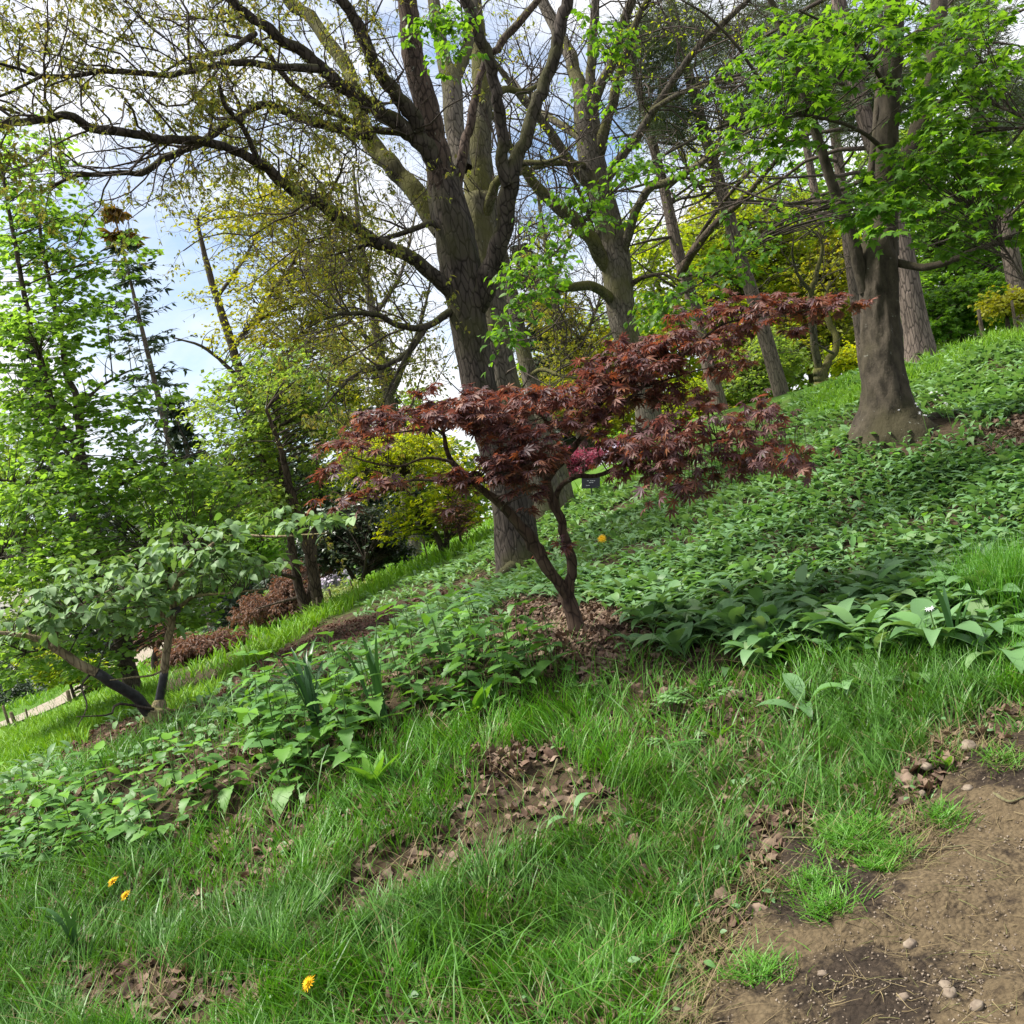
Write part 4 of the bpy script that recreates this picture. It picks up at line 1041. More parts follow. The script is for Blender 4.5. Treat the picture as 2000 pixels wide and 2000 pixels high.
bs([(180, 1312, 6), (160, 1340, 4), (170, 1380, 3), (150, 1420, 2)], 6.2, 6.5, 'twig')
bs([(300, 1385, 6), (230, 1375, 5), (215, 1395, 4), (150, 1400, 2)], 6.0, 6.7, 'twig')
bs([(322, 1305, 4), (300, 1318, 4), (260, 1323, 4), (215, 1328, 2)], 6.4, 6.8)
crown(t, [(110, 1180, 130, 40, 6.4, .5), (60, 1225, 90, 32, 6.3, .4), (230, 1130, 120, 48, 6.5, .5), (330, 1080, 110, 45, 6.5, .5), (440, 1040, 100, 34, 6.4, .4), (540, 1010, 80, 26, 6.3, .3, .9), (640, 1012, 45, 16, 6.2, .2, .7), (420, 1120, 100, 40, 6.5, .4), (190, 1210, 120, 30, 6.5, .4), (300, 1170, 100, 40, 6.6, .4, .8), (480, 1090, 90, 30, 6.4, .3, .8), (320, 1290, 18, 10, 6.8, .1, .5), (700, 1030, 30, 10, 6.2, .1, .4)],
      165, .16, 4, 3, T_OVATE, 'shrub', .07, .8, .3, .34, 'twig', True, True, singles=300)

# ---- round-leaved tree at the left edge
t = tree('katsura', 'round_leaved_tree', 'tall slender green tree with small round leaves along the left edge', 265, 1366, 11)
t.limb('trunk', [(275, 1400, 52), (266, 1372, 42), (256, 1330, 34), (243, 1280, 31), (228, 1220, 29), (205, 1120, 27), (180, 1020, 25), (168, 980, 24), (159, 904, 22), (153, 862, 20)], 11, 11, 'twig', 14, 40, .15)
def kl(rows, w1, w0=11, g=.3):
    return t.limb('branch', rows, w0, w1, 'twig', 8, None, g)
kl([(155, 880, 18), (145, 862, 17), (112, 820, 15), (94, 759, 14), (76, 693, 13), (62, 650, 12), (45, 560, 10), (25, 450, 8), (5, 340, 6), (-10, 260, 3)], 10.5)
kl([(154, 870, 17), (156, 850, 16), (149, 777, 14), (130, 733, 13), (122, 670, 11), (105, 589, 10), (87, 497, 8), (69, 397, 6), (60, 320, 3)], 11.4)
kl([(170, 985, 14), (130, 960, 10), (80, 945, 8), (20, 940, 5), (-40, 930, 3)], 10.2)
kl([(172, 990, 13), (210, 960, 9), (270, 930, 7), (340, 900, 5), (400, 880, 3)], 10.6)
kl([(160, 915, 10), (110, 860, 7), (60, 800, 6), (40, 790, 3)], 12)
kl([(200, 1090, 12), (150, 1080, 9), (80, 1085, 7), (0, 1090, 4)], 10)
kl([(215, 1160, 11), (270, 1110, 8), (340, 1085, 5), (400, 1080, 3)], 10.2)
kl([(240, 1270, 10), (180, 1260, 7), (110, 1265, 5), (50, 1275, 3)], 10.2)
kl([(150, 800, 8), (190, 760, 6), (240, 730, 4), (280, 715, 2)], 11.5)
crown(t, [(40, 330, 100, 90, 11, 1.2, .8), (60, 470, 120, 110, 11, 1.3, .9), (40, 640, 120, 110, 10.8, 1.3), (170, 620, 100, 110, 11.2, 1, .6), (110, 790, 170, 90, 11, 1.3, 1.1), (250, 790, 90, 70, 11, 1, .8), (90, 950, 180, 90, 10.4, 1.2, 1.3), (290, 920, 130, 70, 10.6, 1, 1.2), (80, 1090, 180, 80, 10, 1.2, 1.3), (280, 1050, 150, 60, 10.2, 1, 1.1), (100, 1240, 160, 60, 10.2, 1, 1.2), (190, 1300, 90, 40, 10.6, .6, .9), (430, 960, 70, 60, 10.6, .6, .9), (30, 1310, 60, 30, 10, .6, .8), (220, 500, 60, 70, 11, .8, .4), (330, 1180, 80, 50, 10.4, .6, .9), (420, 1110, 80, 50, 10.6, .6, .9)],
      820, .34, 4, 7, T_ROUND, 'katsura', .062, .8, .3, .35, 'twig', True, True, singles=200)

# ================================================================== TREES AND SHRUBS FARTHER BACK
def back(key, name, label, base, trunk, blobs, clumps, rad, k, per, tm, mat, size, cat='tree', group=None, bmat='twig', flat=.5, droop=.25, limbs=(), tubes_on=True, jit=.5, br=.008):
    """a tree or shrub behind: base (px,py,w), traced stem rows, leaf masses"""
    px, py, w = base
    t = tree(key, name, label, px, py, w, cat, group)
    b = t.base
    bx, by = unP(b[None])
    rows = [(bx[0], by[0] + 8, trunk[0][2] * 1.25)] + list(trunk)
    t.limb('trunk', rows, w, w, bmat, 10, None, .25)
    for lr in limbs:
        t.limb('branch', lr, w, w + rng.uniform(-.08, .08) * w, bmat, 6, None, .35)
    crown(t, blobs, clumps, rad, k, per, tm, mat, size, flat, droop, jit, 'twig', True, tubes_on, br=br)
    return t
KW = t_kite(.6)
KN = t_kite(.16, .03, .05)
# golden oak beyond the left valley
back('goldoak', 'golden_oak_tree', 'golden yellow green oak glowing against the sky behind the dark oak limbs', (560, 1090, 30),
     [(555, 1060, 26), (520, 920, 22), (490, 800, 20), (455, 680, 17), (420, 570, 14), (402, 507, 11), (385, 430, 6)],
     [(590, 430, 100, 110, 30, 3), (500, 420, 100, 90, 30, 3, .7), (560, 560, 140, 80, 29, 3, 1.2), (650, 540, 60, 90, 30, 2, .9), (520, 660, 130, 60, 29, 2.5, 1.2), (640, 660, 70, 70, 29, 2, .9), (400, 420, 70, 70, 31, 2, .4), (600, 760, 120, 70, 29, 2, .8), (430, 560, 70, 60, 31, 2, .4), (690, 760, 60, 50, 28, 2, .6)],
     620, .75, 4, 9, KW, 'oakgold', .115, limbs=[[(490, 800, 12), (560, 700, 9), (620, 620, 6), (660, 560, 3)], [(455, 680, 11), (520, 590, 8), (580, 500, 6), (610, 420, 3)], [(470, 740, 9), (400, 680, 6), (340, 660, 3)], [(425, 580, 8), (480, 500, 6), (520, 420, 3)]])
# spruce with rusty top
def conifer(key, label, base, tip, wide, mat='needle', rust=False, n=26, per=18, group='dark conifers behind', trunkw=14, reach=(.02, 1), dens=1.0):
    px, py, w = base
    t = tree(key, 'conifer_tree', label, px, py, w, group=group)
    bx, by = unP(t.base[None]); bx, by = bx[0], by[0]
    t.limb('trunk', [(bx, by + 10, trunkw * 1.3), (bx * .7 + tip[0] * .3, by * .7 + tip[1] * .3, trunkw), (bx * .35 + tip[0] * .65, by * .35 + tip[1] * .65, trunkw * .6), (tip[0], tip[1], 2)], w, w, 'pine', 9, 40, .05)
    p, r = t.limbs[0]; Ln = len(p)
    mbn, mbt, mbr = MB(), MB(), MB()
    hw = wide / F * w
    bps = []
    for i in range(n):
        s = reach[0] + (reach[1] - reach[0]) * (i + .5) / n                        # 0 tip, 1 ground
        kk = int((1 - s) * (Ln - 1)); L_ = hw * (s ** .75) * rng.uniform(.7, 1.1)
        m = 6
        az = rng.uniform(0, 2 * np.pi) + np.arange(m) * 2 * np.pi / m + rng.normal(0, .25, m)
        d = np.stack([np.cos(az), np.sin(az), np.full(m, .1 - .3 * s)], -1)
        bp, br = grow(np.repeat(p[kk][None], m, 0), d, L_ * rng.uniform(.6, 1.1, m), np.full(m, .01 + .02 * s), 6, .10, .01)
        tubes(mbt, bp, br, 4, False); bps.append(bp)
    bp = np.concatenate(bps)
    N = int(len(bp) * per * 2.4 * dens)
    i = rng.integers(0, len(bp), N); u = rng.uniform(.6, 4.99, N); a = u.astype(int); f = (u - a)[:, None]
    pos = bp[i, a] * (1 - f) + bp[i, a + 1] * f
    tt = unit(bp[i, a + 1] - bp[i, a]); sd_ = np.cross(tt, [0, 0, 1.0]) * rng.choice([-1, 1], N)[:, None]
    o = unit(tt * .7 + sd_ * .8 + rng.normal(0, .3, (N, 3)) + np.array([0, 0, -.25]))
    rot = frames(o, np.array([0, 0, 1.0]) + rng.normal(0, .6, (N, 3)))
    sz = .0095 * w * rng.uniform(.6, 1.3, N)
    rm_ = np.zeros(N, bool)
    if rust:
        qx, qy = unP(pos); rm_ = (np.hypot((qx - tip[0] - 30) / 45, (qy - tip[1] - 60) / 48) < 1) & (vn(pos[:, 0] * 2, pos[:, 1] * 2, pos[:, 2] * 2) > -.15)
    scatter(mbn, t_kite(.3, .03, .1), pos[~rm_], rot[~rm_], sz[~rm_])
    t.part('twig_mass', mbt, M['twig'], kind='stuff'); t.part('crown', mbn, M[mat])
    if rust:
        scatter(mbr, t_kite(.5, .05, .1), pos[rm_], rot[rm_], sz[rm_] * 1.3); t.part('rusty_foliage', mbr, M['rust'], label='orange brown foliage near the tip')
    return t
conifer('spruce', 'tall dark spruce with an orange brown tip against the sky at left', (372, 1010, 38), (212, 372), 215, rust=True, n=20, per=11, trunkw=15, reach=(.02, .8))
conifer('fir', 'dark fir with a pointed top visible just right of the oak trunk', (1125, 905, 34), (1010, 458), 105, n=26, per=26, reach=(.02, .9))
conifer('cyp', 'small pointed conifer on the skyline left of the oak trunk', (775, 905, 48), (730, 634), 42, n=20, per=20, reach=(.02, .95))
conifer('fir2', 'bushy dark conifer behind the golden oak, low against the sky', (720, 1010, 40), (648, 610), 85, n=24, per=22)
conifer('fir3', 'dark conifer half hidden behind the round leaved tree', (180, 1120, 42), (45, 640), 110, n=26, per=22, reach=(.05, 1))
conifer('fir4', 'dark conifer below the spruce, behind the light green foliage', (440, 1110, 36), (330, 760), 95, n=22, per=22)
conifer('fir5', 'dark conifer behind the young multi stemmed tree', (560, 1120, 34), (480, 740), 90, n=22, per=22)

# young multi-stemmed green tree in the left middle
back('young', 'young_green_tree', 'airy young tree with several thin stems, mid green, left of the oak', (604, 1203, 14.5),
     [(600, 1195, 26), (588, 1160, 20), (578, 1120, 17), (566, 1040, 14), (555, 960, 12), (545, 880, 10), (535, 800, 6)],
     [(500, 830, 110, 70, 14.5, 1.2), (560, 750, 100, 60, 14.5, 1), (460, 900, 70, 50, 14.5, .8), (600, 830, 70, 60, 14.2, .8), (500, 960, 80, 50, 14.2, .8), (430, 790, 70, 50, 15, .8, .7), (620, 920, 50, 50, 14.5, .6, .7), (560, 1000, 60, 40, 14.3, .6, .7), (480, 720, 60, 40, 15, .6, .5)],
     360, .40, 4, 6, KW, 'mid', .085,
     limbs=[[(598, 1190, 14), (604, 1160, 13), (613, 1100, 12), (613, 994, 10), (620, 900, 8), (640, 820, 5)], [(625, 1195, 26), (612, 1121, 24), (596, 1048, 22), (566, 958, 17), (552, 890, 12), (520, 800, 6)], [(580, 1130, 9), (540, 1120, 7), (480, 1115, 4)], [(558, 970, 8), (510, 890, 6), (470, 820, 4), (450, 760, 2)], [(566, 1040, 7), (500, 960, 5), (440, 900, 3)], [(590, 1165, 8), (550, 1175, 6), (500, 1190, 3)]], bmat='oak_brown')
# golden acer
back('goldacer', 'golden_maple_tree', 'bright yellow green small maple beyond the oak base', (870, 1092, 16),
     [(868, 1088, 15), (856, 1055, 12), (843, 1030, 10), (818, 1002, 8), (800, 970, 6), (790, 930, 3)],
     [(790, 875, 100, 48, 16, 1, 1.2), (720, 905, 75, 48, 16, .8, 1.2), (830, 930, 90, 50, 16, 1), (860, 990, 80, 45, 15.8, .9), (800, 1010, 60, 40, 15.8, .8), (900, 1020, 60, 30, 15.8, .7, .8), (690, 950, 50, 25, 16, .5, .8), (910, 940, 50, 60, 16.2, .7, .7), (770, 1050, 40, 14, 15.6, .4, .5)],
     330, .26, 4, 6, KW, 'gold', .08, limbs=[[(872, 1085, 13), (872, 1050, 11), (868, 1010, 9), (876, 965, 5)], [(862, 1070, 7), (890, 1040, 5), (930, 1020, 3)], [(846, 1035, 7), (815, 1040, 4), (780, 1040, 3)], [(872, 1060, 8), (905, 1000, 5), (930, 960, 3)]], flat=.65, jit=.4)
# orange tinged little shrub beside it
back('peach', 'peach_tinged_shrub', 'small shrub with peach tinged young leaves under the golden maple', (905, 1080, 15.2), [(903, 1070, 6), (895, 1030, 5), (885, 1000, 3)], [(885, 1000, 35, 25, 15.2, .4), (905, 1030, 30, 20, 15.2, .3)], 60, .16, 4, 5, KW, 'brownred', .05, cat='shrub')
# dark dome
back('dome', 'dark_evergreen_shrub', 'dark green dome shaped evergreen shrub on a short stem', (708, 1158, 17),
     [(705, 1152, 15), (701, 1142, 12), (692, 1132, 10), (680, 1110, 7), (670, 1080, 4)],
     [(690, 1065, 85, 38, 17, .9, 1.2), (640, 1050, 55, 38, 17, .8), (740, 1040, 60, 36, 17, .8), (690, 1015, 75, 32, 17, .8), (640, 1095, 55, 22, 17, .7, .9), (740, 1080, 50, 22, 17, .6, .9), (780, 1080, 35, 10, 16.8, .3, .5)],
     460, .28, 4, 7, KW, 'dark', .075, cat='shrub', limbs=[[(704, 1146, 11), (704, 1130, 9), (717, 1118, 7), (733, 1110, 6), (760, 1095, 4), (795, 1080, 2)], [(704, 1148, 10), (712, 1120, 7), (715, 1080, 4)]], flat=.6)
# brown-red mounds
for key, lab, base, blobs, n in (
    ('m1', 'low russet brown mounded maple beside the grass strip at lower left', (420, 1290, 14.5), [(400, 1262, 62, 22, 14.5, .7), (440, 1250, 40, 20, 14.5, .5), (360, 1280, 40, 14, 14.4, .5)], 320),
    ('m2', 'russet brown weeping maple in front of the young tree stems', (545, 1232, 16.5), [(540, 1185, 70, 26, 16.5, .8), (500, 1200, 50, 18, 16.5, .6), (570, 1150, 45, 22, 16.5, .6), (610, 1110, 40, 18, 17, .5)], 330),
    ('m3', 'small coppery brown shrub glimpsed behind the large leaved shrub', (300, 1290, 15.5), [(305, 1240, 36, 18, 15.5, .5), (340, 1290, 40, 18, 15.5, .4)], 160)):
    back(key, 'russet_maple_shrub', lab, base, [(base[0] + 2, base[1] - 8, 12), (base[0] + 8, base[1] - 26, 8), (base[0] + 16, base[1] - 42, 4)], blobs, n, .18, 4, 7, t_kite(.3), 'brownred', .075, cat='shrub', group='russet maples beside the grass strip', flat=.5, droop=.7)
# pink maple and its neighbours behind the sign
back('pink', 'pink_maple_tree', 'magenta pink maple behind the black sign', (1155, 978, 19), [(1153, 972, 9), (1147, 955, 7), (1140, 935, 4)], [(1150, 905, 55, 22, 19, .8), (1190, 890, 45, 24, 19, .7), (1110, 900, 35, 20, 19, .6), (1128, 968, 22, 10, 18.6, .3, .8), (1190, 935, 14, 8, 19, .2, .6)], 240, .22, 4, 7, t_kite(.4), 'pink', .075,
     limbs=[[(1152, 965, 5), (1135, 950, 4), (1112, 940, 2)], [(1153, 970, 5), (1172, 955, 4), (1195, 938, 2)], [(1150, 960, 5), (1160, 935, 3), (1175, 915, 2)]], bmat='twig')
shr = [
    ('s1', 'bright_shrub', 'bright green shrub right of the black sign, beyond the garlic slope', (1240, 935, 20), [(1235, 880, 50, 45, 20, 1), (1270, 900, 40, 30, 20, .8)], 170, 'bright'),
    ('s2', 'lime_tree', 'lime yellow tree glowing behind the two leaning pine trunks', (1470, 770, 27), [(1440, 430, 90, 80, 27, 2), (1400, 520, 90, 70, 27, 2), (1490, 540, 100, 90, 27, 2.2, 1.2), (1340, 620, 90, 60, 26, 2), (1560, 450, 80, 90, 27, 2), (1440, 640, 110, 60, 26, 2, 1.1), (1360, 470, 50, 50, 27, 1.5, .7)], 800, 'lime'),
    ('s3', 'bright_shrub', 'light green shrub at the foot of the slimmer pine trunk', (1370, 850, 22), [(1350, 790, 80, 45, 22, 1.2), (1310, 840, 50, 35, 22, .8), (1400, 850, 60, 25, 21.5, .8)], 300, 'lime'),
    ('s4', 'bright_shrub', 'mid green shrub between the two pine trunk bases', (1470, 810, 22), [(1460, 740, 60, 60, 22, 1.2), (1510, 700, 60, 60, 22.5, 1.2)], 280, 'mid'),
    ('s5', 'green_tree', 'yellow green tree filling the gap behind the gnarled forked tree', (1640, 745, 26), [(1600, 560, 80, 90, 26, 2), (1560, 650, 70, 60, 26, 2), (1640, 650, 60, 70, 26, 2), (1650, 500, 60, 70, 26, 2, .8)], 480, 'oakgold'),
    ('s6', 'bright_shrub', 'bright lime shrub low behind the gnarled forked tree', (1650, 735, 22), [(1650, 705, 36, 26, 22, .7)], 90, 'gold'),
    ('s7', 'green_maple_shrub', 'dark green layered maple on the skyline right of the smooth trunk', (1880, 655, 19), [(1850, 600, 70, 35, 19, 1.2), (1830, 640, 60, 25, 18.5, 1), (1910, 570, 70, 35, 19, 1.2), (1900, 610, 50, 25, 18.6, .8)], 420, 'maple'),
    ('s8', 'green_tree', 'light green tree rising behind the layered maple at right', (1900, 650, 25), [(1840, 500, 80, 70, 25, 2), (1900, 420, 90, 70, 25, 2), (1970, 500, 70, 80, 25, 2), (1800, 420, 60, 60, 25, 2), (1800, 580, 40, 60, 24, 1.5, .8)], 620, 'bright'),
    ('s9', 'yellow_shrub', 'bright yellow leaved shrub at the right edge by the stakes', (1968, 640, 16), [(1965, 598, 42, 20, 16, .6), (1995, 585, 30, 22, 16, .5)], 120, 'yellow'),
    ('s10', 'lime_tree', 'lime green tree low behind the round leaved tree at left', (470, 1170, 20), [(430, 980, 90, 55, 20, 1.5), (500, 1050, 80, 55, 19.5, 1.3), (360, 1020, 70, 45, 20, 1.3), (430, 1110, 70, 40, 19, 1)], 520, 'bright'),
    ('s11', 'lime_shrub', 'lime leaved low branches over the gravel walk at left', (150, 1380, 17), [(130, 1310, 60, 24, 17, .8), (90, 1290, 50, 22, 17, .8), (210, 1325, 30, 16, 17, .5)], 170, 'lime'),
    ('s12', 'pale_shrub', 'pale cream green low shrub between the russet and dome shrubs', (655, 1198, 15.5), [(650, 1180, 34, 12, 15.5, .5), (685, 1165, 32, 9, 15.8, .4), (630, 1190, 20, 9, 15.3, .3)], 130, 'cream'),
    ('s13', 'flowering_shrub', 'small pale lilac flowering shrub left of the dark dome shrub', (642, 1145, 18.5), [(645, 1118, 10, 14, 18.5, .2), (648, 1132, 12, 10, 18.5, .2), (638, 1140, 8, 7, 18.4, .2)], 34, 'pale'),
    ('s14', 'pink_shrub', 'pale pink flowering shrub just right of the black sign', (1215, 960, 17.5), [(1222, 942, 18, 9, 17.5, .3), (1205, 952, 9, 6, 17.5, .2)], 26, 'pale'),
    ('s15', 'mossy_shrub', 'dull olive shrub right of the slim pale trunk', (1150, 880, 27), [(1150, 700, 60, 60, 27, 1.5), (1120, 780, 60, 50, 26, 1.5), (1180, 800, 50, 60, 25, 1.5), (1090, 620, 50, 50, 28, 1.5, .6)], 420, 'oakgold'),
]
for key, nm, lab, base, blobs, n, mt in shr:
    top = blobs[0]
    back(key, nm, lab, base, [(base[0], base[1] - 4, 9), ((base[0] + top[0]) / 2, (base[1] + top[1]) / 2, 6), (top[0], top[1], 3)], blobs, n, .016 * base[2], 4, 6, T_STAR[0] if mt == 'maple' else KW, mt, .0045 * base[2], cat='tree' if 'tree' in nm else 'shrub', flat=.6)

# gnarled forked little tree
t = tree('gnarl', 'gnarled_tree', 'gnarled mossy forked small tree left of the smooth grey trunk', 1606, 760, 18)
t.limb('trunk', [(1606, 785, 36), (1605, 762, 32), (1604, 735, 28), (1602, 722, 27)], 18, 18, 'moss', 12, 16, .3)
t.limb('branch', [(1600, 730, 18), (1594, 690, 16), (1587, 655, 15), (1582, 610, 13), (1584, 570, 12), (1596, 530, 10), (1606, 490, 8), (1600, 450, 4)], 18, 17.4, 'moss', 8, 30, .6)
t.limb('branch', [(1606, 728, 18), (1618, 705, 16), (1631, 685, 14), (1630, 650, 13), (1616, 622, 12), (1612, 590, 9), (1620, 550, 6)], 18, 18.4, 'moss', 8, 28, .6)
t.limb('branch', [(1584, 570, 8), (1560, 540, 7), (1548, 500, 5), (1550, 470, 3)], 17.7, 17, 'moss', 7, 16, .6)
t.limb('branch', [(1628, 690, 6), (1608, 680, 4), (1590, 668, 3)], 17.8, 17, 'grey', 6, 10, .4)
twig_levels(t, 30, 1.2, 160, 350, lo=.4, mat='twig')

# wood on the far side of the valley and up the hill: single crowns that close the view
fw = []
for i, (px, top, w, mt, lab) in enumerate([
    (-120, 820, 52, 'dark', 'dark far tree beyond the left edge of the valley'), (40, 760, 50, 'mid', 'mid green far tree low behind the round leaved tree'), (170, 960, 47, 'dark', 'dark far tree above the gravel walk'), (300, 930, 50, 'mid', 'dull green far tree under the tall spruce'), (420, 900, 52, 'dark', 'dark far tree behind the lime green foliage'),
    (540, 880, 55, 'mid', 'soft green far tree below the golden oak'), (640, 850, 54, 'dark', 'dark far tree left of the red maple tip'), (740, 800, 58, 'oakgold', 'olive far tree on the skyline left of the oak'), (830, 760, 56, 'mid', 'dull green far tree tucked against the oak trunk'),
    (1060, 690, 55, 'mid', 'grey green far tree between the oak and the many limbed tree'), (1150, 610, 52, 'oakgold', 'olive gold far tree behind the many limbed trunk'), (1260, 600, 50, 'mid', 'soft green far tree right of the many limbed trunk'), (1380, 420, 46, 'lime', 'pale lime far tree behind the pine trunks'), (1500, 380, 45, 'oakgold', 'olive far tree high behind the pine trunks'),
    (1640, 300, 44, 'mid', 'dull green far tree behind the reddish pine stems'), (1760, 260, 42, 'bright', 'bright far tree behind the smooth trunk forks'), (1880, 200, 42, 'mid', 'mid green far tree high at the right'), (2010, 180, 42, 'bright', 'bright green far tree cut by the right edge'), (2150, 160, 42, 'mid', 'green far tree beyond the right edge')]):
    gq = P(px, 1000, w); gq[2] = G(gq[0], gq[1])
    bx, by = unP(gq[None]); bx, by = bx[0], by[0]
    hgt = by - top
    cx = bx - .2 * hgt
    bl = [(bx - .2 * hgt * s + rng.uniform(-20, 20), by - hgt * s, rng.uniform(.75, 1.1) * (85 - 30 * abs(s - .55)), hgt * .17, w, 2.5, 1.0) for s in (.12, .25, .4, .55, .7, .83)]
    back('f%d' % i, 'far_tree', lab, (bx, by, w), [(bx, by - 5, 16), (bx - .1 * hgt, by - .5 * hgt, 11), (bx - .17 * hgt, by - .8 * hgt, 4)], bl, 300, 1.0, 4, 6, KW, mt, .30, group='trees of the far wood', tubes_on=False)

# the far wood seen between the trees: one mass
mb = MB(); bl = []
for i, px in enumerate(np.arange(-700, 2800, 90)):
    w = 62 + 8 * math.sin(i * 1.7)
    gq = P(px, 1000, w); gq[2] = G0(gq[0], gq[1]) + rng.uniform(1.5, 3.0); bx, by = unP(gq[None]); bl.append((bx[0], by[0], 75, rng.uniform(70, 130), w, 3.0))
class _T:
    limbs = []
    def part(self, name, mb, mat, kind=None, **k):
        stuff_late.append((mb, mat))
stuff_late = []
crown(_T(), bl, 1500, 1.3, 4, 6, KW, 'mid', .38, .4, .2, .6, tubes_on=False, branch=False)
o = bpy.data.objects.new('far_wood', stuff_late[0][0].mesh('far_wood', M['mid'])); o['kind'] = 'stuff'; o['label'] = 'soft green far wood closing the view between the trunks'; o['category'] = 'wood'; COL.objects.link(o)

# dark bank planting along the far side of the gravel walk
t = tree('bank', 'low_hedge', 'low dark leafy bank beyond the gravel walk', 20, 1352, 37, cat='hedge')
crown(t, [(-60, 1375, 80, 14, 33, 1.2), (30, 1350, 90, 16, 35, 1.4), (120, 1325, 60, 14, 36, 1.4), (60, 1310, 120, 18, 40, 1.5), (200, 1290, 80, 18, 40, 1.5)], 260, .5, 4, 7, KW, 'dark', .16, .5, .2, .5, tubes_on=False, branch=False)

# ================================================================== GROUND COVER
def sample(n, box, test, wfun=None):
    """picture points whose ground lies in a zone"""
    x0, y0, x1, y1 = box
    px = rng.uniform(x0, x1, n); py = rng.uniform(y0, y1, n)
    q, w, ok = ground_at(px, py)
    m = ok & test(px, py)
    if wfun is not None:
        m &= rng.random(n) < wfun(w)
    return q[m], w[m], px[m], py[m]
def blades(mb, q, h, wd, lean, az=None, curl=.55):
    """grass blades: three bends and a tip"""
    n = len(q)
    if n == 0:
        return
    az = rng.uniform(0, 2 * np.pi, n) if az is None else az
    d = np.stack([np.cos(az), np.sin(az), 0 * az], -1); s = np.stack([-np.sin(az), np.cos(az), 0 * az], -1)
    up = np.array([0, 0, 1.0])
    tw = rng.uniform(-.9, .9, n)
    s = unit(s * np.cos(tw)[:, None] + d * np.sin(tw)[:, None])
    ts = np.array([0, .38, .72, 1.0])
    cu = curl * rng.uniform(.3, 1.6, n)
    pts = []
    for k in ts:
        pts.append(q + up * (h * (k - .28 * cu * k ** 2.4))[:, None] + d * (h * (lean * k + cu * k * k * .8))[:, None])
    ws = [1.0, .9, .6]
    v = []
    for k in range(3):
        v += [pts[k] - s * (wd * ws[k] * .5)[:, None], pts[k] + s * (wd * ws[k] * .5)[:, None]]
    v.append(pts[3])
    v = np.stack(v, 1)
    o = (np.arange(n) * 7)[:, None, None]
    mb.add(v.reshape(-1, 3), (np.array([[(0, 1, 3, 2), (2, 3, 5, 4)]]) + o).reshape(-1, 4), (np.array([[(4, 5, 6)]]) + o).reshape(-1, 3))
def stuff(name, mb, mat, label, cat):
    o = bpy.data.objects.new(name, mb.mesh(name, M[mat]))
    o['kind'] = 'stuff'; o['label'] = label; o['category'] = cat
    COL.objects.link(o); return o
zt = lambda *zs: (lambda px, py: np.isin(zones(px, py), zs))
def near_path(px, py):
    e = np.zeros(px.shape, bool)
    for dx, dy in ((70, 0), (0, 60), (60, 50), (45, -30)):
        e |= zones(px + dx, py + dy) == 1
    return e

# foreground grass: tufts that share a lean, thinner on litter and beside the path
BOXN = (-350, 1230, 2350, 2250)
q, w, px, py = sample(150000, BOXN, zt(0))
th_ = vn(q[:, 0] * 1.6, q[:, 1] * 1.6, 8) + .35 * vn2(q[:, 0] * 5, q[:, 1] * 5, 3)
np_ = near_path(px, py)
keepm = (rng.random(len(q)) < np.clip(.72 + th_ * 1.1, .12, 1)) & (~np_ | (rng.random(len(q)) < .35))
q, w, px, py, th_, np_ = (a[keepm] for a in (q, w, px, py, th_, np_))
tuft = 2.5 * np.pi * (vn(q[:, 0] * 2.1, q[:, 1] * 2.1, 5) + .6 * vn2(q[:, 0] * 6, q[:, 1] * 6, 1)) * 2
az = tuft + rng.normal(0, .8, len(q))
h = rng.uniform(.06, .15, len(q)) * (1 + .9 * np.clip(th_, -.4, .6)) * np.where(np_, .5, 1) * (.75 + .06 * w)
deep = vn(q[:, 0] * .9 + 3, q[:, 1] * .9, 2) > .08
for mm, mt, nm, lb in ((~deep, 'grass', 'grass', 'fresh bright green grass of the foreground slope'), (deep, 'grassdk', 'grass', 'deeper green tufts of grass in the foreground')):
    mb = MB(); blades(mb, q[mm], h[mm], rng.uniform(.0024, .0062, mm.sum()) * (.75 + .07 * w[mm]), rng.uniform(.05, .5, mm.sum()), az[mm])
    stuff(nm, mb, mt, lb, 'grass')
# sparse blades through litter, nettles and garlic edge
q, w, px, py = sample(34000, BOXN, zt(2, 4)); k = rng.random(len(q)) < np.where(zones(px, py) == 4, .9, .29)
mb = MB(); blades(mb, q[k], rng.uniform(.05, .15, k.sum()), rng.uniform(.002, .004, k.sum()), rng.uniform(.1, .6, k.sum())); stuff('grass', mb, 'grass', 'thin grass coming up through dead leaves', 'grass')
# long arching blades here and there
q, w, px, py = sample(5000, BOXN, zt(0)); k = (rng.random(len(q)) < .5) & ~near_path(px, py)
mb = MB(); blades(mb, q[k], rng.uniform(.15, .30, k.sum()), rng.uniform(.004, .0075, k.sum()), rng.uniform(.1, .7, k.sum()), None, .8); stuff('grass', mb, 'grassdk', 'longer arching grass blades', 'grass')
q, w, px, py = sample(5000, BOXN, zt(0, 2, 4)); mb = MB(); blades(mb, q, rng.uniform(.06, .2, len(q)), rng.uniform(.0015, .003, len(q)), rng.uniform(.3, 1.2, len(q)), None, .7); stuff('grass', mb, 'straw', 'dry straw coloured blades mixed into the grass', 'grass')
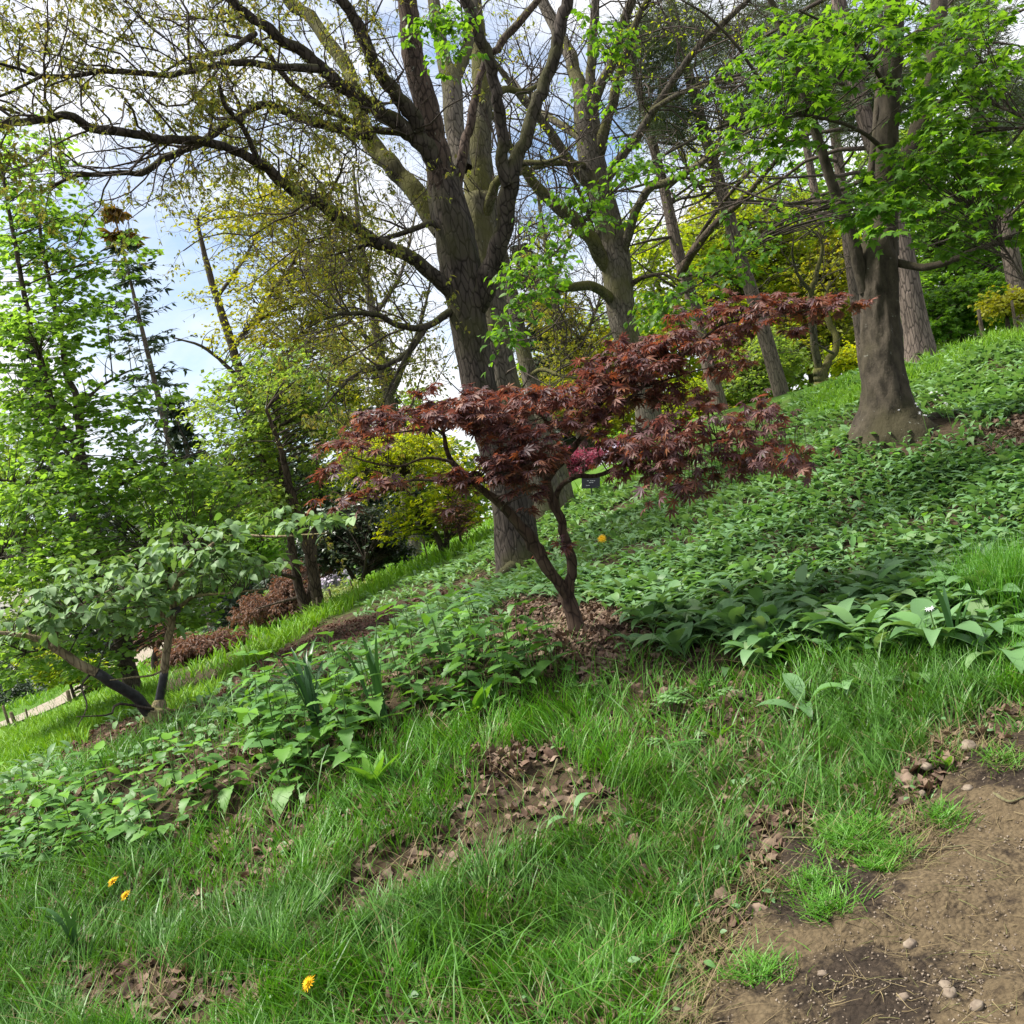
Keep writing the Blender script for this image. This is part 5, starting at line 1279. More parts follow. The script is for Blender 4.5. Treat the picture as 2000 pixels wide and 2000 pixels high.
# dry grass at the path's edge
q, w, px, py = sample(70000, (1200, 1350, 2350, 2250), lambda a, b: (zones(a, b) <= 1))
e = near_path(px, py) & ~((zones(px - 60, py) == 1) & (zones(px, py - 60) == 1) & (zones(px + 30, py - 40) == 1)); k = e & (rng.random(len(q)) < .30)
q = q[k]; k2 = vn(q[:, 0] * 4, q[:, 1] * 4) > -.05; q = q[k2]; q[:, 2] += .006
mb = MB(); blades(mb, q, rng.uniform(.03, .09, len(q)), rng.uniform(.002, .0035, len(q)), rng.uniform(.5, 1.3, len(q)), None, .9); stuff('grass', mb, 'straw', 'yellowed short grass along the edge of the path', 'grass')
# tufts of grass growing out into the path
for i, (cx, cy, rr, n) in enumerate([(1660, 1640, 75, 900), (1740, 1660, 30, 260), (1590, 1740, 50, 300), (1620, 1790, 40, 260), (1720, 1700, 26, 200), (1840, 1590, 40, 240), (1480, 1900, 60, 300), (1960, 1480, 40, 160)]):
    a = rng.normal(0, 1, (n, 2)); q, w, ok = ground_at(cx + a[:, 0] * rr * .62, cy + a[:, 1] * rr * .30)
    q[:, 2] += .022
    mb = MB(); blades(mb, q, rng.uniform(.02, .06, n), rng.uniform(.0025, .004, n), rng.uniform(.5, 1.4, n))
    o = bpy.data.objects.new('grass_tuft', mb.mesh('grass_tuft', M['grass'])); o['kind'] = 'stuff'; o['group'] = 'grass tufts creeping onto the path'; o['category'] = 'grass tuft'
    o['label'] = ['largest grass tuft spreading onto the clay path', 'small grass tuft at the tip of the largest one', 'flat grass tuft by the left rim of the path', 'flat grass tuft beside the round pale stone', 'tiny grass tuft below the largest tuft on the path', 'short grass tuft high on the path near its far bend', 'ragged grass tuft at the lower left rim of the path', 'short grass tuft where the path meets the right edge'][i]; COL.objects.link(o)
# upright bright tuft at the right edge
t = Thing('grass_clump', 'tall bright green grass clump among the garlic at the right edge', 'grass clump', base_at(1965, 1200, 4.3))
n = 1500; a = rng.normal(0, 1, (n, 2)); q, w, ok = ground_at(1975 + a[:, 0] * 55, 1190 + a[:, 1] * 22)
mb = MB(); blades(mb, q, rng.uniform(.16, .30, n), rng.uniform(.0022, .0038, n), rng.uniform(0, .35, n), None, .35); t.part('blade_mass', mb, M['grass'], kind='stuff')
# lawn strips farther off
def lawn(label, poly, n, hgt, wd, mat='grassfar'):
    p = np.array(poly, float); b = (p[:, 0].min(), p[:, 1].min(), p[:, 0].max(), p[:, 1].max())
    q, w, px, py = sample(n, b, lambda a, c: inside(*wob(a, c, 8, 40), poly))
    mb = MB(); blades(mb, q, hgt * rng.uniform(.6, 1.3, len(q)) * (w / 12) ** .35, wd * w / 12 * rng.uniform(.7, 1.3, len(q)), rng.uniform(.05, .4, len(q))); stuff('grass', mb, mat, label, 'grass')
lawn('bright grass strip running up between the shrubs and the leaf litter', [(330, 1390), (420, 1345), (500, 1285), (600, 1215), (690, 1165), (800, 1110), (960, 1030), (965, 1055), (830, 1115), (700, 1180), (620, 1222), (520, 1285), (430, 1345), (350, 1400)], 60000, .20, .016)
lawn('bright lawn along the gravel walk at the left edge', [(-200, 1520), (20, 1440), (120, 1398), (200, 1370), (320, 1330), (330, 1390), (250, 1400), (160, 1455), (60, 1500), (-200, 1640)], 60000, .16, .016)
lawn('green lawn beyond the gravel walk and between the far shrubs', [(-200, 1460), (0, 1385), (160, 1320), (330, 1290), (640, 1150), (800, 1070), (960, 1000), (1120, 960), (1250, 905), (1260, 930), (1110, 985), (960, 1030), (690, 1165), (500, 1280), (320, 1335), (160, 1345), (0, 1400), (-200, 1490)], 60000, .16, .022, 'grassfar')
lawn('fine pale grass on the crest of the slope at the upper right', [(1560, 800), (1700, 720), (1800, 665), (2000, 600), (2300, 500), (2300, 600), (2000, 680), (1850, 730), (1700, 790), (1600, 830)], 50000, .16, .012, 'grassfar')

# leaf litter ---------------------------------------------------------------
def litter(q, s, mat, name, label, lift=.5):
    n = len(q); mb = MB()
    az = rng.uniform(0, 2 * np.pi, n)
    d = np.stack([np.cos(az), np.sin(az), rng.normal(0, .22, n)], -1)
    rot = frames(d, np.array([0, 0, 1.0]) + rng.normal(0, .38, (n, 3)))
    wh = rng.integers(0, len(T_DEAD), n)
    q = q + np.array([0, 0, 1.0]) * (s * lift * rng.uniform(.1, .5, n))[:, None]
    return mb, q, rot, wh, s
q, w, px, py = sample(60000, (-350, 780, 2350, 2250), zt(2))
k = rng.random(len(q)) < np.clip(.22 * (w / 4) ** .8, .16, 1); q, w, px, py = q[k], w[k], px[k], py[k]
ex = [sample(n_, b_, zt(2)) for n_, b_ in ((42000, (90, 1100, 1020, 1510)), (9000, (930, 1170, 1280, 1350)), (4000, (1870, 790, 2090, 900)))]
q, w, px, py = (np.concatenate([a, *[e[i] for e in ex]]) for i, a in enumerate((q, w, px, py)))
strip = inside(px, py, LITTER[0])
sz = rng.uniform(.028, .07, len(q)) * np.where(w > 5.5, .85, 1)
deadmesh = {}
for nm in ('dead', 'deadred'):
    for i, tm in enumerate(T_DEAD):
        x = MB(); scatter(x, tm, np.zeros((1, 3)), np.eye(3)[None], np.ones(1)); deadmesh[nm, i] = x.mesh('dead_leaf', M[nm])
mb0, q2, rot, wh, s = litter(q, sz, 'dead', '', '')
vis = (px > 0) & (px < 2000) & (py < 2000)
score = np.where(vis & (w < 5.2), s / w * rng.uniform(.6, 1, len(q)), 0)
single = np.zeros(len(q), bool); single[np.argsort(-score)[:260]] = True
for grp, mt, lb in ((strip, 'deadred', 'reddish brown leaf litter strip below the oak'), (~strip, 'dead', 'brown dead leaves littering the bare patches')):
    mb = MB()
    for i, tm in enumerate(T_DEAD):
        m = grp & ~single & (wh == i)
        if m.any():
            scatter(mb, tm, q2[m], rot[m], s[m])
    stuff('leaf_litter', mb, mt, lb, 'leaf litter')
for i in np.flatnonzero(single):
    o = bpy.data.objects.new('dead_leaf', deadmesh['dead', int(wh[i])])
    m = np.eye(4); m[:3, :3] = rot[i] * s[i]; m[:3, 3] = q2[i]; o.matrix_world = Matrix(m.tolist())
    o['category'] = 'dead leaf'; o['group'] = 'dead leaves on the bare patches'
    cx, cy = px[i], py[i]
    o['label'] = ('curled brown dead leaf on the bare patch at the lower left corner' if cy > 1890 and cx < 560 else 'curled brown dead leaf lying in the bare patch of the middle foreground' if cy > 1430 and cx > 560 else 'brown dead leaf among the nettles at the left' if cx < 560 else 'brown dead leaf on the bare earth round the red maple stem')
    COL.objects.link(o)
# crumbs of litter under everything near
q, w, px, py = sample(16000, (-350, 1250, 2350, 2250), zt(0, 3, 4)); s = rng.uniform(.03, .07, len(q)); mb, q2, rot, wh, s = litter(q, s, '', '', '', .2)
for i, tm in enumerate(T_DEAD):
    m = wh == i; scatter(mb, tm, q2[m], rot[m], s[m])
stuff('leaf_litter', mb, 'dead', 'old leaves lying under the grass and garlic', 'leaf litter')

# wild garlic -----------------------------------------------------------------
q, w, px, py = sample(430000, (-350, 560, 2400, 1560), zt(3), lambda w: np.clip((w / 14) ** 1.5, .10, 1) * .95)
den = vn(q[:, 0] * 1.1, q[:, 1] * 1.1, 4) + .5 * vn2(q[:, 0] * 3, q[:, 1] * 3, 6)
k = rng.random(len(q)) < np.clip(.9 + den * 1.5, .12, 1); q, w, px, py, den = q[k], w[k], px[k], py[k], den[k]
down = np.pi + .35                                         # most blades bow downhill
n = len(q); az = np.where(rng.random(n) < .62, down + rng.normal(0, .75, n), rng.uniform(0, 2 * np.pi, n))
d = np.stack([np.cos(az), np.sin(az), rng.normal(0, .12, n)], -1)
rot = frames(d, np.array([0, 0, 1.0]) + rng.normal(0, .22, (n, 3)))
ln = rng.uniform(.10, .185, n) * (1 + .35 * den) * np.where(px < 800, .85, 1)
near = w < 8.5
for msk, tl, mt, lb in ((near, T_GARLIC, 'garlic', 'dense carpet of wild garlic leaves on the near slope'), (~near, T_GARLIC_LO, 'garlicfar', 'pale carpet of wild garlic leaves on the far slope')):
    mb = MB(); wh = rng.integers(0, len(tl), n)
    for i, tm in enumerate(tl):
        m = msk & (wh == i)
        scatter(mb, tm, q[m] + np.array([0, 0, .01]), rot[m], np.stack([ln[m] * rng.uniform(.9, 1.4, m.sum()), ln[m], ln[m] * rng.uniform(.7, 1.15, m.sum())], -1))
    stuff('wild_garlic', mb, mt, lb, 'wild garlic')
garlic_me = []
for tm in [t_garlic(.27, b, 9, .14) for b in (1.2, 1.7, 2.2)]:
    x = MB(); scatter(x, tm, np.zeros((1, 3)), np.eye(3)[None], np.ones(1)); garlic_me.append(x.mesh('leaf', M['garlic']))
def garlic_plant(px, py, label, n, size, group='single garlic plants at the edge of the grass', azc=None):
    q, w, ok = ground_at(np.array([px]), np.array([py])); q = q[0]
    t = Thing('garlic_plant', label, 'garlic plant', q, group)
    for i in range(n):
        a = (azc if azc is not None else 0) + (rng.normal(0, .9) if azc is not None else (i + rng.uniform(-.3, .3)) / n * 2 * np.pi)
        d = np.array([[math.cos(a), math.sin(a), rng.normal(0, .08)]])
        r = frames(d, np.array([[0, 0, 1.0]]) + rng.normal(0, .15, (1, 3)))[0]
        s = size * rng.uniform(.75, 1.15)
        t.piece('leaf', garlic_me[rng.integers(0, 3)], q + rng.normal(0, .008, 3) * [1, 1, 0], r * np.array([rng.uniform(.9, 1.25), 1, rng.uniform(.8, 1.2)]), s)
    return t
garlic_plant(1835, 1285, 'largest garlic plant with broad drooping leaves under the grass clump at right', 9, .36)
garlic_plant(1700, 1280, 'broad leaved garlic plant just left of the largest one', 8, .32)
garlic_plant(1640, 1275, 'garlic plant two places left of the largest one', 7, .31)
garlic_plant(1570, 1385, 'lone garlic plant with three arching leaves out in the grass', 4, .28)
garlic_plant(1440, 1260, 'garlic plant with fanned leaves right of the bare earth by the maple', 8, .3)
garlic_plant(1500, 1265, 'leafy garlic plant between the fanned plant and the larger ones', 7, .3)
garlic_plant(1960, 1300, 'garlic plant below the bright grass clump at the right edge', 7, .31)
garlic_plant(1785, 1340, 'pale garlic plant in the grass left of the path', 4, .17)
garlic_plant(1700, 1345, 'small drooping garlic plant in the grass above the path', 3, .18)
garlic_plant(1340, 1290, 'garlic plant low beside the ferny leaves', 5, .22)
garlic_plant(1245, 1275, 'garlic plant at the right rim of the bare earth under the maple', 5, .22)
garlic_plant(1120, 1590, 'single upright garlic shoot in the bare patch of the middle foreground', 2, .17)
q, w, px, py = sample(9000, (100, 1120, 2000, 1420), lambda a, b: (zones(a, b) == 3) & ((zones(a, b + 45) == 0) | (b > 1170)) & ((a > 1200) | (rng.random(a.shape) < .25)))
for i in rng.permutation(len(q))[:130]:
    garlic_plant(px[i], py[i], 'green wild garlic plant in the front rows of the garlic carpet', int(rng.integers(4, 7)), rng.uniform(.16, .23) * (1.2 if px[i] > 1250 else .8), 'garlic plants in the front rows')

# nettles ------------------------------------------------------------------------
net_me = {}
for mt in ('nettle', 'nettletop'):
    for i, tm in enumerate(T_SERR):
        x = MB(); scatter(x, tm, np.zeros((1, 3)), np.eye(3)[None], np.ones(1)); net_me[mt, i] = x.mesh('leaf', M[mt])
stem_me = None
def nettle(q, h, label, group, bright):
    global stem_me
    t = Thing('nettle', label, 'nettle', q, group)
    lean = rng.normal(0, .12, 2)
    m = 5
    pts = q + np.stack([np.linspace(0, 1, m) * h * lean[0], np.linspace(0, 1, m) * h * lean[1], np.linspace(0, 1, m) * h], -1)
    mb = MB(); tubes(mb, pts, np.linspace(.004, .002, m), 5, False); t.part('stem', mb, M['stem'])
    a0 = rng.uniform(0, np.pi)
    nl = int(rng.integers(3, 5))
    for k in range(nl):
        f = (k + 1) / nl
        for s in (0, np.pi):
            a = a0 + k * np.pi / 2 + s + rng.normal(0, .15)
            d = np.array([[math.cos(a), math.sin(a), rng.uniform(-.15, .25) + (.35 if f > .9 else 0)]])
            r = frames(d, np.array([[0, 0, 1.0]]) + rng.normal(0, .15, (1, 3)))[0]
            sz = (.06 + .16 * h) * (1.25 - .5 * f) * rng.uniform(.8, 1.2)
            p = q + np.array([lean[0] * h * f, lean[1] * h * f, h * f]) + d[0] * .012
            mt = 'nettletop' if (f > .9 and bright) else 'nettle'
            t.piece('leaf', net_me[mt, int(rng.integers(0, 3))], p, r, sz)
spots = [(0, 30, 'bright topped nettle in the patch along the left edge', 'nettles along the left edge', True, (.16, .24)), (1, 26, 'dark nettle in the clump beside the strap leaves', 'nettles beside the strap leaves', False, (.30, .44)), (2, 24, 'leafy nettle in the bed below the red maple', 'nettles below the red maple', False, (.24, .36))]
for zi, n, lb, gr, br_, hh in spots:
    p = np.array(NETTLE[zi], float)
    q, w, px, py = sample(4000, (p[:, 0].min(), p[:, 1].min(), p[:, 0].max(), p[:, 1].max()), lambda a, b: inside(a, b, NETTLE[zi]))
    got = []
    for i in range(len(q)):
        if all(np.hypot(*(q[i][:2] - g[:2])) > .13 for g in got):
            got.append(q[i]); nettle(q[i], rng.uniform(*hh), lb, gr, br_ or rng.random() < .25)
            if len(got) >= n:
                break
# low herb leaves filling under nettles and in gaps (joined: too many to pick apart)
def herbs(label, test, box, n, size, mat, tm, hgt, keepf=.5, cat='herb'):
    q, w, px, py = sample(n, box, test); k = rng.random(len(q)) < keepf; q = q[k]; n = len(q)
    a = rng.uniform(0, 2 * np.pi, n); d = np.stack([np.cos(a), np.sin(a), rng.uniform(-.2, .4, n)], -1)
    mb = MB(); q = q + np.array([0, 0, 1.0]) * rng.uniform(.2, 1, n)[:, None] * hgt
    sz = size * rng.uniform(.5, 1.3, n); wh = rng.integers(0, len(tm), n); rot = frames(d, np.array([0, 0, 1.0]) + rng.normal(0, .3, (n, 3)))
    for i, x in enumerate(tm):
        m = wh == i; scatter(mb, x, q[m], rot[m], sz[m])
    stuff('herb_foliage', mb, mat, label, cat)
TS = [t_serrate(teeth=3, droop=d) for d in (.2, .5)]
herbs('low nettle and dead nettle foliage in the left and middle foreground', zt(4), BOXN, 26000, .075, 'nettle', TS, .15, .9)
herbs('mixed low green leaves between grass and garlic', lambda a, b: (zones(a, b) == 0) & (b < 1560) & (b > 1380) & (a < 520), (-200, 1380, 520, 1580), 3500, .06, 'garlic', T_OVATE[:2], .08, .35)
herbs('scattered small leaves in the grass', zt(0), BOXN, 5000, .03, 'garlic', T_OVATE[:2], .06, .30)
herbs('bright seedlings dotted over the garlic', zt(3), (400, 800, 2100, 1350), 3200, .06, 'nettletop', T_OVATE[:2], .16, .10)

# strap-leaved clumps (like spent daffodils)
def strap(px, py, label, n, h, tilt=.35):
    q, w, ok = ground_at(np.array([px]), np.array([py])); q = q[0]
    t = Thing('strap_leaf_clump', label, 'strap leaves', q, 'strap leaved clumps')
    for i in range(n):
        a = rng.uniform(0, 2 * np.pi); L_ = h * rng.uniform(.7, 1.15); m = 9
        s = np.linspace(0, 1, m); be = rng.uniform(.2, 1.5) * tilt / .35
        an = np.pi / 2 - rng.uniform(.05, .3) - be * np.clip(s - .35, 0, 1) ** 1.3 * 1.6
        x = np.r_[0, np.cumsum(np.cos(an[:-1]))] * L_ / (m - 1); z = np.r_[0, np.cumsum(np.sin(an[:-1]))] * L_ / (m - 1)
        dx, dy = math.cos(a), math.sin(a); wd = .011 * np.interp(s, [0, .3, .8, 1], [.8, 1, .9, .1])
        c = q + rng.normal(0, .012, 3) * [1, 1, 0] + np.stack([x * dx, x * dy, z], -1); sd_ = np.array([-dy, dx, 0])
        v = np.stack([c - sd_ * wd[:, None], c + np.array([0, 0, -.003]), c + sd_ * wd[:, None]], 1).reshape(-1, 3)
        f = [(3 * k + j, 3 * k + j + 1, 3 * k + j + 4, 3 * k + j + 3) for k in range(m - 1) for j in (0, 1)]
        t.part('leaf', MB().add(v, np.array(f)), M['strap'])
strap(755, 1420, 'dark upright strap leaved clump right of the nettle clump', 8, .46, .2)
strap(620, 1440, 'arching dark strap leaved clump in the nettle clump', 11, .48, .45)
strap(1870, 1290, 'strap leaved clump leaning across the largest garlic plant', 6, .36, .3)
strap(150, 1885, 'strap leaved clump in the grass at the lower left', 5, .22, .4)
# dock-like clumps
dock_me = []
for tm in [t_ovate(.34, .05, d, n=7) for d in (.1, .3)]:
    x = MB(); scatter(x, tm, np.zeros((1, 3)), np.eye(3)[None], np.ones(1)); dock_me.append(x.mesh('leaf', M['dock']))
def dock(px, py, label, n, size):
    q, w, ok = ground_at(np.array([px]), np.array([py])); q = q[0]
    t = Thing('dock_plant', label, 'dock plant', q, 'dock plants in the grass')
    for i in range(n):
        a = rng.uniform(0, 2 * np.pi); d = np.array([[math.cos(a), math.sin(a), rng.uniform(.7, 2.0)]])
        t.piece('leaf', dock_me[i % 2], q, frames(d, np.array([[math.cos(a) * -1.0, math.sin(a) * -1.0, .6]]))[0], size * rng.uniform(.7, 1.1))
dock(735, 1545, 'light green dock with upright leaves in front of the nettle clump', 7, .19)
dock(930, 1385, 'dock with upright leaves in front of the nettle bed below the maple', 5, .20)
dock(1570, 1300, 'light green dock rising out of the garlic carpet', 4, .17)
dock(1850, 1490, 'small broad leaved plantain beside the pale stone', 4, .09)
dock(760, 1255, 'broad light green dock in the leaf litter strip', 6, .2)
dock(1400, 1420, 'bright dock leaf at the dark gap in the grass', 3, .13)

# cow parsley: ferny sprays
def fern(px, py, label, n, size):
    q, w, ok = ground_at(np.array([px]), np.array([py])); q = q[0]
    t = Thing('cow_parsley', label, 'cow parsley', q, 'ferny cow parsley plants')
    for i in range(n):
        a = rng.uniform(0, 2 * np.pi); mb = MB(); d0 = np.array([math.cos(a), math.sin(a), 0]); sd_ = np.array([-d0[1], d0[0], 0])
        L_ = size * rng.uniform(.7, 1.1); s = np.linspace(0, 1, 9)
        c = q + d0 * (s * L_ * .85)[:, None] + np.array([0, 0, 1.0]) * (L_ * (s * .9 - .75 * s * s))[:, None]
        tubes(mb, c, np.linspace(.002, .0008, 9), 3, False)
        P0, D0, S0 = [], [], []
        for k in range(3, 9):
            for sg in (-1, 1):
                l2 = L_ * .42 * (1.15 - s[k])
                for u in (.25, .5, .75, 1):
                    for s2 in (-1, 1):
                        dd = sd_ * sg * .8 + d0 * .6
                        P0.append(c[k] + dd * l2 * u); D0.append(unit(dd + (d0 if s2 > 0 else -d0 * .2) * .9 + rng.normal(0, .15, 3))); S0.append(l2 * .42 * (1.3 - u * .7))
        P0, D0, S0 = np.array(P0), np.array(D0), np.array(S0)
        scatter(mb, t_kite(.5, .02, .1), P0, frames(D0, np.array([0, 0, 1.0]) + rng.normal(0, .2, P0.shape)), S0)
        t.part('frond', mb, M['garlicfar' if i % 2 else 'nettle'])
fern(1370, 1370, 'grey green ferny cow parsley in front of the garlic', 9, .26)
fern(1330, 1440, 'drooping ferny cow parsley at the dark gap in the grass', 6, .2)
fern(1480, 1230, 'ferny cow parsley among the garlic in mid slope', 8, .26)
fern(1540, 1190, 'feathery cow parsley higher in the garlic carpet', 7, .26)
fern(1900, 1280, 'ferny leaves tucked beside the bright grass clump', 5, .18)
fern(1150, 1335, 'fine ferny leaves at the lower rim of the bare earth by the maple', 6, .16)
fern(1640, 1080, 'cow parsley spray standing in the upper garlic carpet', 7, .28)

# ================================================================== SMALL THINGS
def petal_head(mb, c, nrm, r, n=46, layers=3):
    nrm = unit(nrm); a0 = unit(np.cross(nrm, [.3, .8, .1])); b0 = np.cross(nrm, a0)
    for l in range(layers):
        a = np.arange(n // layers) / (n // layers) * 2 * np.pi + l * .2
        d = a0 * np.cos(a)[:, None] + b0 * np.sin(a)[:, None] + nrm * (.12 + .35 * l)
        scatter(mb, t_kite(.22, .03, .12), np.repeat((c + nrm * .002 * l)[None], len(a), 0), frames(d, np.repeat(nrm[None], len(a), 0)), np.full(len(a), r * (1 - .22 * l)) * rng.uniform(.85, 1.1, len(a)))
def dandelion(px, py, w, gpx, gpy, r, nrm, label):
    top = P(px, py, w); q, ww, ok = ground_at(np.array([gpx]), np.array([gpy])); q = q[0]
    t = Thing('dandelion', label, 'dandelion', q, 'yellow dandelions')
    mb = MB(); s = np.linspace(0, 1, 7)[:, None]
    tubes(mb, q * (1 - s) + top * s + np.array([.012, 0, 0]) * np.sin(s * np.pi), np.full(7, .0022), 6, False); t.part('stem', mb, M['stem'])
    mb = MB(); petal_head(mb, top, np.array(nrm, float), r); fh = t.part('flower_head', mb, M['dandelion'])
    mb = MB(); tubes(mb, np.stack([top - unit(nrm) * .012, top - unit(nrm) * .004, top]), np.array([.003, .006, .005]), 8, False); t.part('calyx', mb, M['stem'], parent=fh)
dandelion(221, 1722, 3.62, 215, 1800, .026, (-.5, -.35, 1), 'dandelion flower uppermost of the pair in the left grass')
dandelion(246, 1749, 3.55, 268, 1850, .026, (-.6, -.4, 1), 'dandelion flower on a bare stalk, lower of the left pair')
dandelion(603, 1921, 2.80, 600, 1985, .028, (-.7, -.5, 1), 'large dandelion flower in the grass near the bottom edge')
dandelion(1176, 1052, 8.6, 1182, 1075, .05, (-.2, -.8, .7), 'small yellow flower standing in the garlic right of the maple stem')

def flower_sprig(px, py, dpy, n, spread, label):
    q, w, ok = ground_at(np.array([px]), np.array([py])); q = q[0]
    t = Thing('garlic_flower', label, 'flower', q, 'white garlic flowers')
    top = q + np.array([rng.normal(0, .02), 0, dpy])
    mb = MB(); tubes(mb, np.linspace(q, top, 5), np.full(5, .003), 5, False); t.part('stem', mb, M['stem'])
    mb = MB()
    for i in range(n):
        c = top + rng.normal(0, spread, 3); petal_head(mb, c, np.array([rng.normal(0, .6), -.6, .8]), .016, 12, 2)
    t.part('flower_head', mb, M['white'])
flower_sprig(1765, 860, .22, 5, .022, 'white garlic flower cluster at the foot of the smooth trunk, left one')
flower_sprig(1800, 850, .22, 4, .018, 'white garlic flower cluster beside the black hollow of the smooth trunk')
flower_sprig(1815, 858, .20, 4, .02, 'white garlic flower cluster right of the hollow in the smooth trunk')
flower_sprig(1860, 840, .20, 2, .02, 'tiny white garlic flower pair at the tip of the surface root')
flower_sprig(1830, 805, .20, 7, .03, 'loose white flower spray behind the surface root')
flower_sprig(1840, 1290, .2, 2, .01, 'tiny white garlic bud on the largest garlic plant')

# hollow at the foot of the smooth trunk
# stones, twigs on the path
def rock(px, py, r, label, mat='stone', squash=.65):
    q, w, ok = ground_at(np.array([px]), np.array([py])); q = q[0]
    u, v = np.meshgrid(np.linspace(0, 2 * np.pi, 14, endpoint=False), np.linspace(0, np.pi, 9))
    x = np.stack([np.cos(u) * np.sin(v), np.sin(u) * np.sin(v), np.cos(v)], -1)
    sd_ = rng.uniform(0, 50)
    x = x * (1 + .6 * vn(x[..., 0] * 2.2 + sd_, x[..., 1] * 2.2, x[..., 2] * 2.2))[..., None] * np.array([1.15, .9, squash]) * r
    i = np.arange(9 * 14).reshape(9, 14); i2 = np.roll(i, -1, 1)
    f = np.stack([i[:-1], i[1:], i2[1:], i2[:-1]], -1).reshape(-1, 4)
    o = bpy.data.objects.new('stone', MB().add(x.reshape(-1, 3), f).mesh('stone', M[mat]))
    o.location = q + np.array([0, 0, r * squash * .3 + (.024 if px > 1560 else 0)]); o.rotation_euler = (0, 0, rng.uniform(0, 6)); o['label'] = label; o['category'] = 'stone'; o['group'] = 'stones along the path'; COL.objects.link(o)
for a in [(1780, 1852, .017, 'round pale pebble alone in the middle of the path'), (1623, 1780, .017, 'round pale stone by the flat grass tuft'), (1893, 1462, .03, 'pale stone behind the plantain leaf at the path rim'), (1812, 1505, .02, 'tan stone at the grass edge above the path'), (1888, 1530, .017, 'small pale stone near the purple leaf'), (1801, 1545, .013, 'small white stone at the grass edge'),
          (1768, 1960, .014, 'white pebble low on the path, left of three'), (1850, 1940, .016, 'white pebble low on the path, middle of three'), (1860, 1962, .018, 'brown pebble low on the path, lowest of three'), (1912, 1985, .016, 'pebble at the bottom right corner'), (1606, 1905, .012, 'small tan pebble left of the middle of the path'), (1728, 1415, .02, 'brown stone under the plantain at the grass edge')]:
    rock(*a)
q, w, px, py = sample(14000, (1300, 1400, 2350, 2300), zt(1)); n = len(q); mb = MB()
k = min(n, 6000); s = rng.uniform(.0015, .006, k) ** 1.0
tet = (np.array([(1, 0, 0), (-.5, .8, 0), (-.5, -.8, 0), (.1, 0, .8), (.1, 0, -.6)]), [np.array([(0, 1, 3), (1, 2, 3), (2, 0, 3), (1, 0, 4), (2, 1, 4), (0, 2, 4)])])
scatter(mb, tet, q[:k] + np.array([0, 0, .026]), frames(rng.normal(0, 1, (k, 3)), rng.normal(0, 1, (k, 3))), s); stuff('gravel', mb, 'stone', 'fine grit and crumbs scattered on the clay path', 'grit')
def stick(rows, r, label, mat='wood', lift=.034):
    rows = np.array(rows, float); q, w, ok = ground_at(rows[:, 0], rows[:, 1]); q[:, 2] += lift
    p = smooth_path(np.c_[q, np.full(len(q), r)], 10)
    mb = MB(); tubes(mb, p[:, :3], np.linspace(r, r * .6, 10) * (1 + .3 * rng.normal(0, 1, 10) * .4), 6)
    o = bpy.data.objects.new('stick', mb.mesh('stick', M[mat], q[0])); o.location = q[0]; o['label'] = label; o['category'] = 'stick'; o['group'] = 'sticks on the ground'; COL.objects.link(o)
stick([(1530, 1641), (1610, 1641)], .004, 'straight dry stick at the upper rim of the path')
stick([(1765, 1655), (1785, 1625)], .004, 'short dry twig leaning beside the largest grass tuft')
stick([(1790, 1650), (1840, 1645), (1893, 1640)], .0035, 'long thin dry twig lying level across the path')
stick([(1885, 1660), (1905, 1680), (1950, 1690)], .003, 'bent thin twig on the right of the path')
stick([(1940, 1548), (1970, 1560), (2000, 1550)], .006, 'pale broken branch at the right edge of the path')
stick([(1930, 1672), (1970, 1685)], .003, 'short pale twig right of the bent twig')
stick([(1660, 1660), (1700, 1667)], .003, 'dry stem lying under the largest grass tuft')
stick([(1290, 1505), (1330, 1508), (1400, 1500)], .006, 'pale stick half buried in the middle grass')
stick([(1090, 1490), (1075, 1530)], .006, 'short thick twig in the bare patch of the middle foreground')
stick([(1140, 1660), (1175, 1640)], .004, 'reddish dry stem in the bare patch of the middle foreground')
stick([(1060, 1980), (1000, 1970)], .005, 'pale stick at the bottom edge left of the path')
q, w, px, py = sample(5200, (1300, 1440, 2350, 2300), lambda a, b: zones(a, b) == 1); k = min(len(q), 900)
az = rng.uniform(0, 2 * np.pi, k); d = np.stack([np.cos(az), np.sin(az), rng.normal(0, .04, k)], -1)
tp, tr = grow(q[:k] + np.array([0, 0, .034]), d, rng.uniform(.02, .10, k), np.full(k, .0014), 4, .22); mb = MB(); tubes(mb, tp, tr, 3, False); stuff('pine_needle_litter', mb, 'straw', 'dry pine needles and grass bits strewn on the clay path', 'needle litter')

# stakes
def stake(top, bot, w, wd, label, group='wooden stakes'):
    b = P(bot[0], bot[1], w); tp = P(top[0], top[1], w)
    q = b.copy(); q[2] = G(q[0], q[1])
    hgt = max(tp[2] - q[2], .25)
    r = wd / F * w / 2
    mb = MB(); z = np.array([-.1, hgt * .5, hgt, hgt + r * .5]); rr = np.array([r, r * .96, r * .92, r * .45])
    c = np.stack([q[0] + (tp[0] - b[0]) * z / hgt, np.full(4, q[1]), q[2] + z], -1); tubes(mb, c, rr, 8)
    o = bpy.data.objects.new('stake', mb.mesh('stake', M['wood'], q)); o.location = q; o['label'] = label; o['category'] = 'stake'; o['group'] = group; COL.objects.link(o)
stake((6, 1379), (22, 1428), 20, 6, 'leftmost weathered wooden stake of the pair by the gravel walk')
stake((21, 1392), (36, 1430), 19.6, 8, 'thicker wooden stake, second of the pair at the left edge')
stake((50, 1385), (56, 1408), 22, 4, 'thin dark stake standing against the gravel walk')
stake((132, 1350), (141, 1388), 23, 9, 'stout wooden stake where the gravel walk passes behind the shrub')
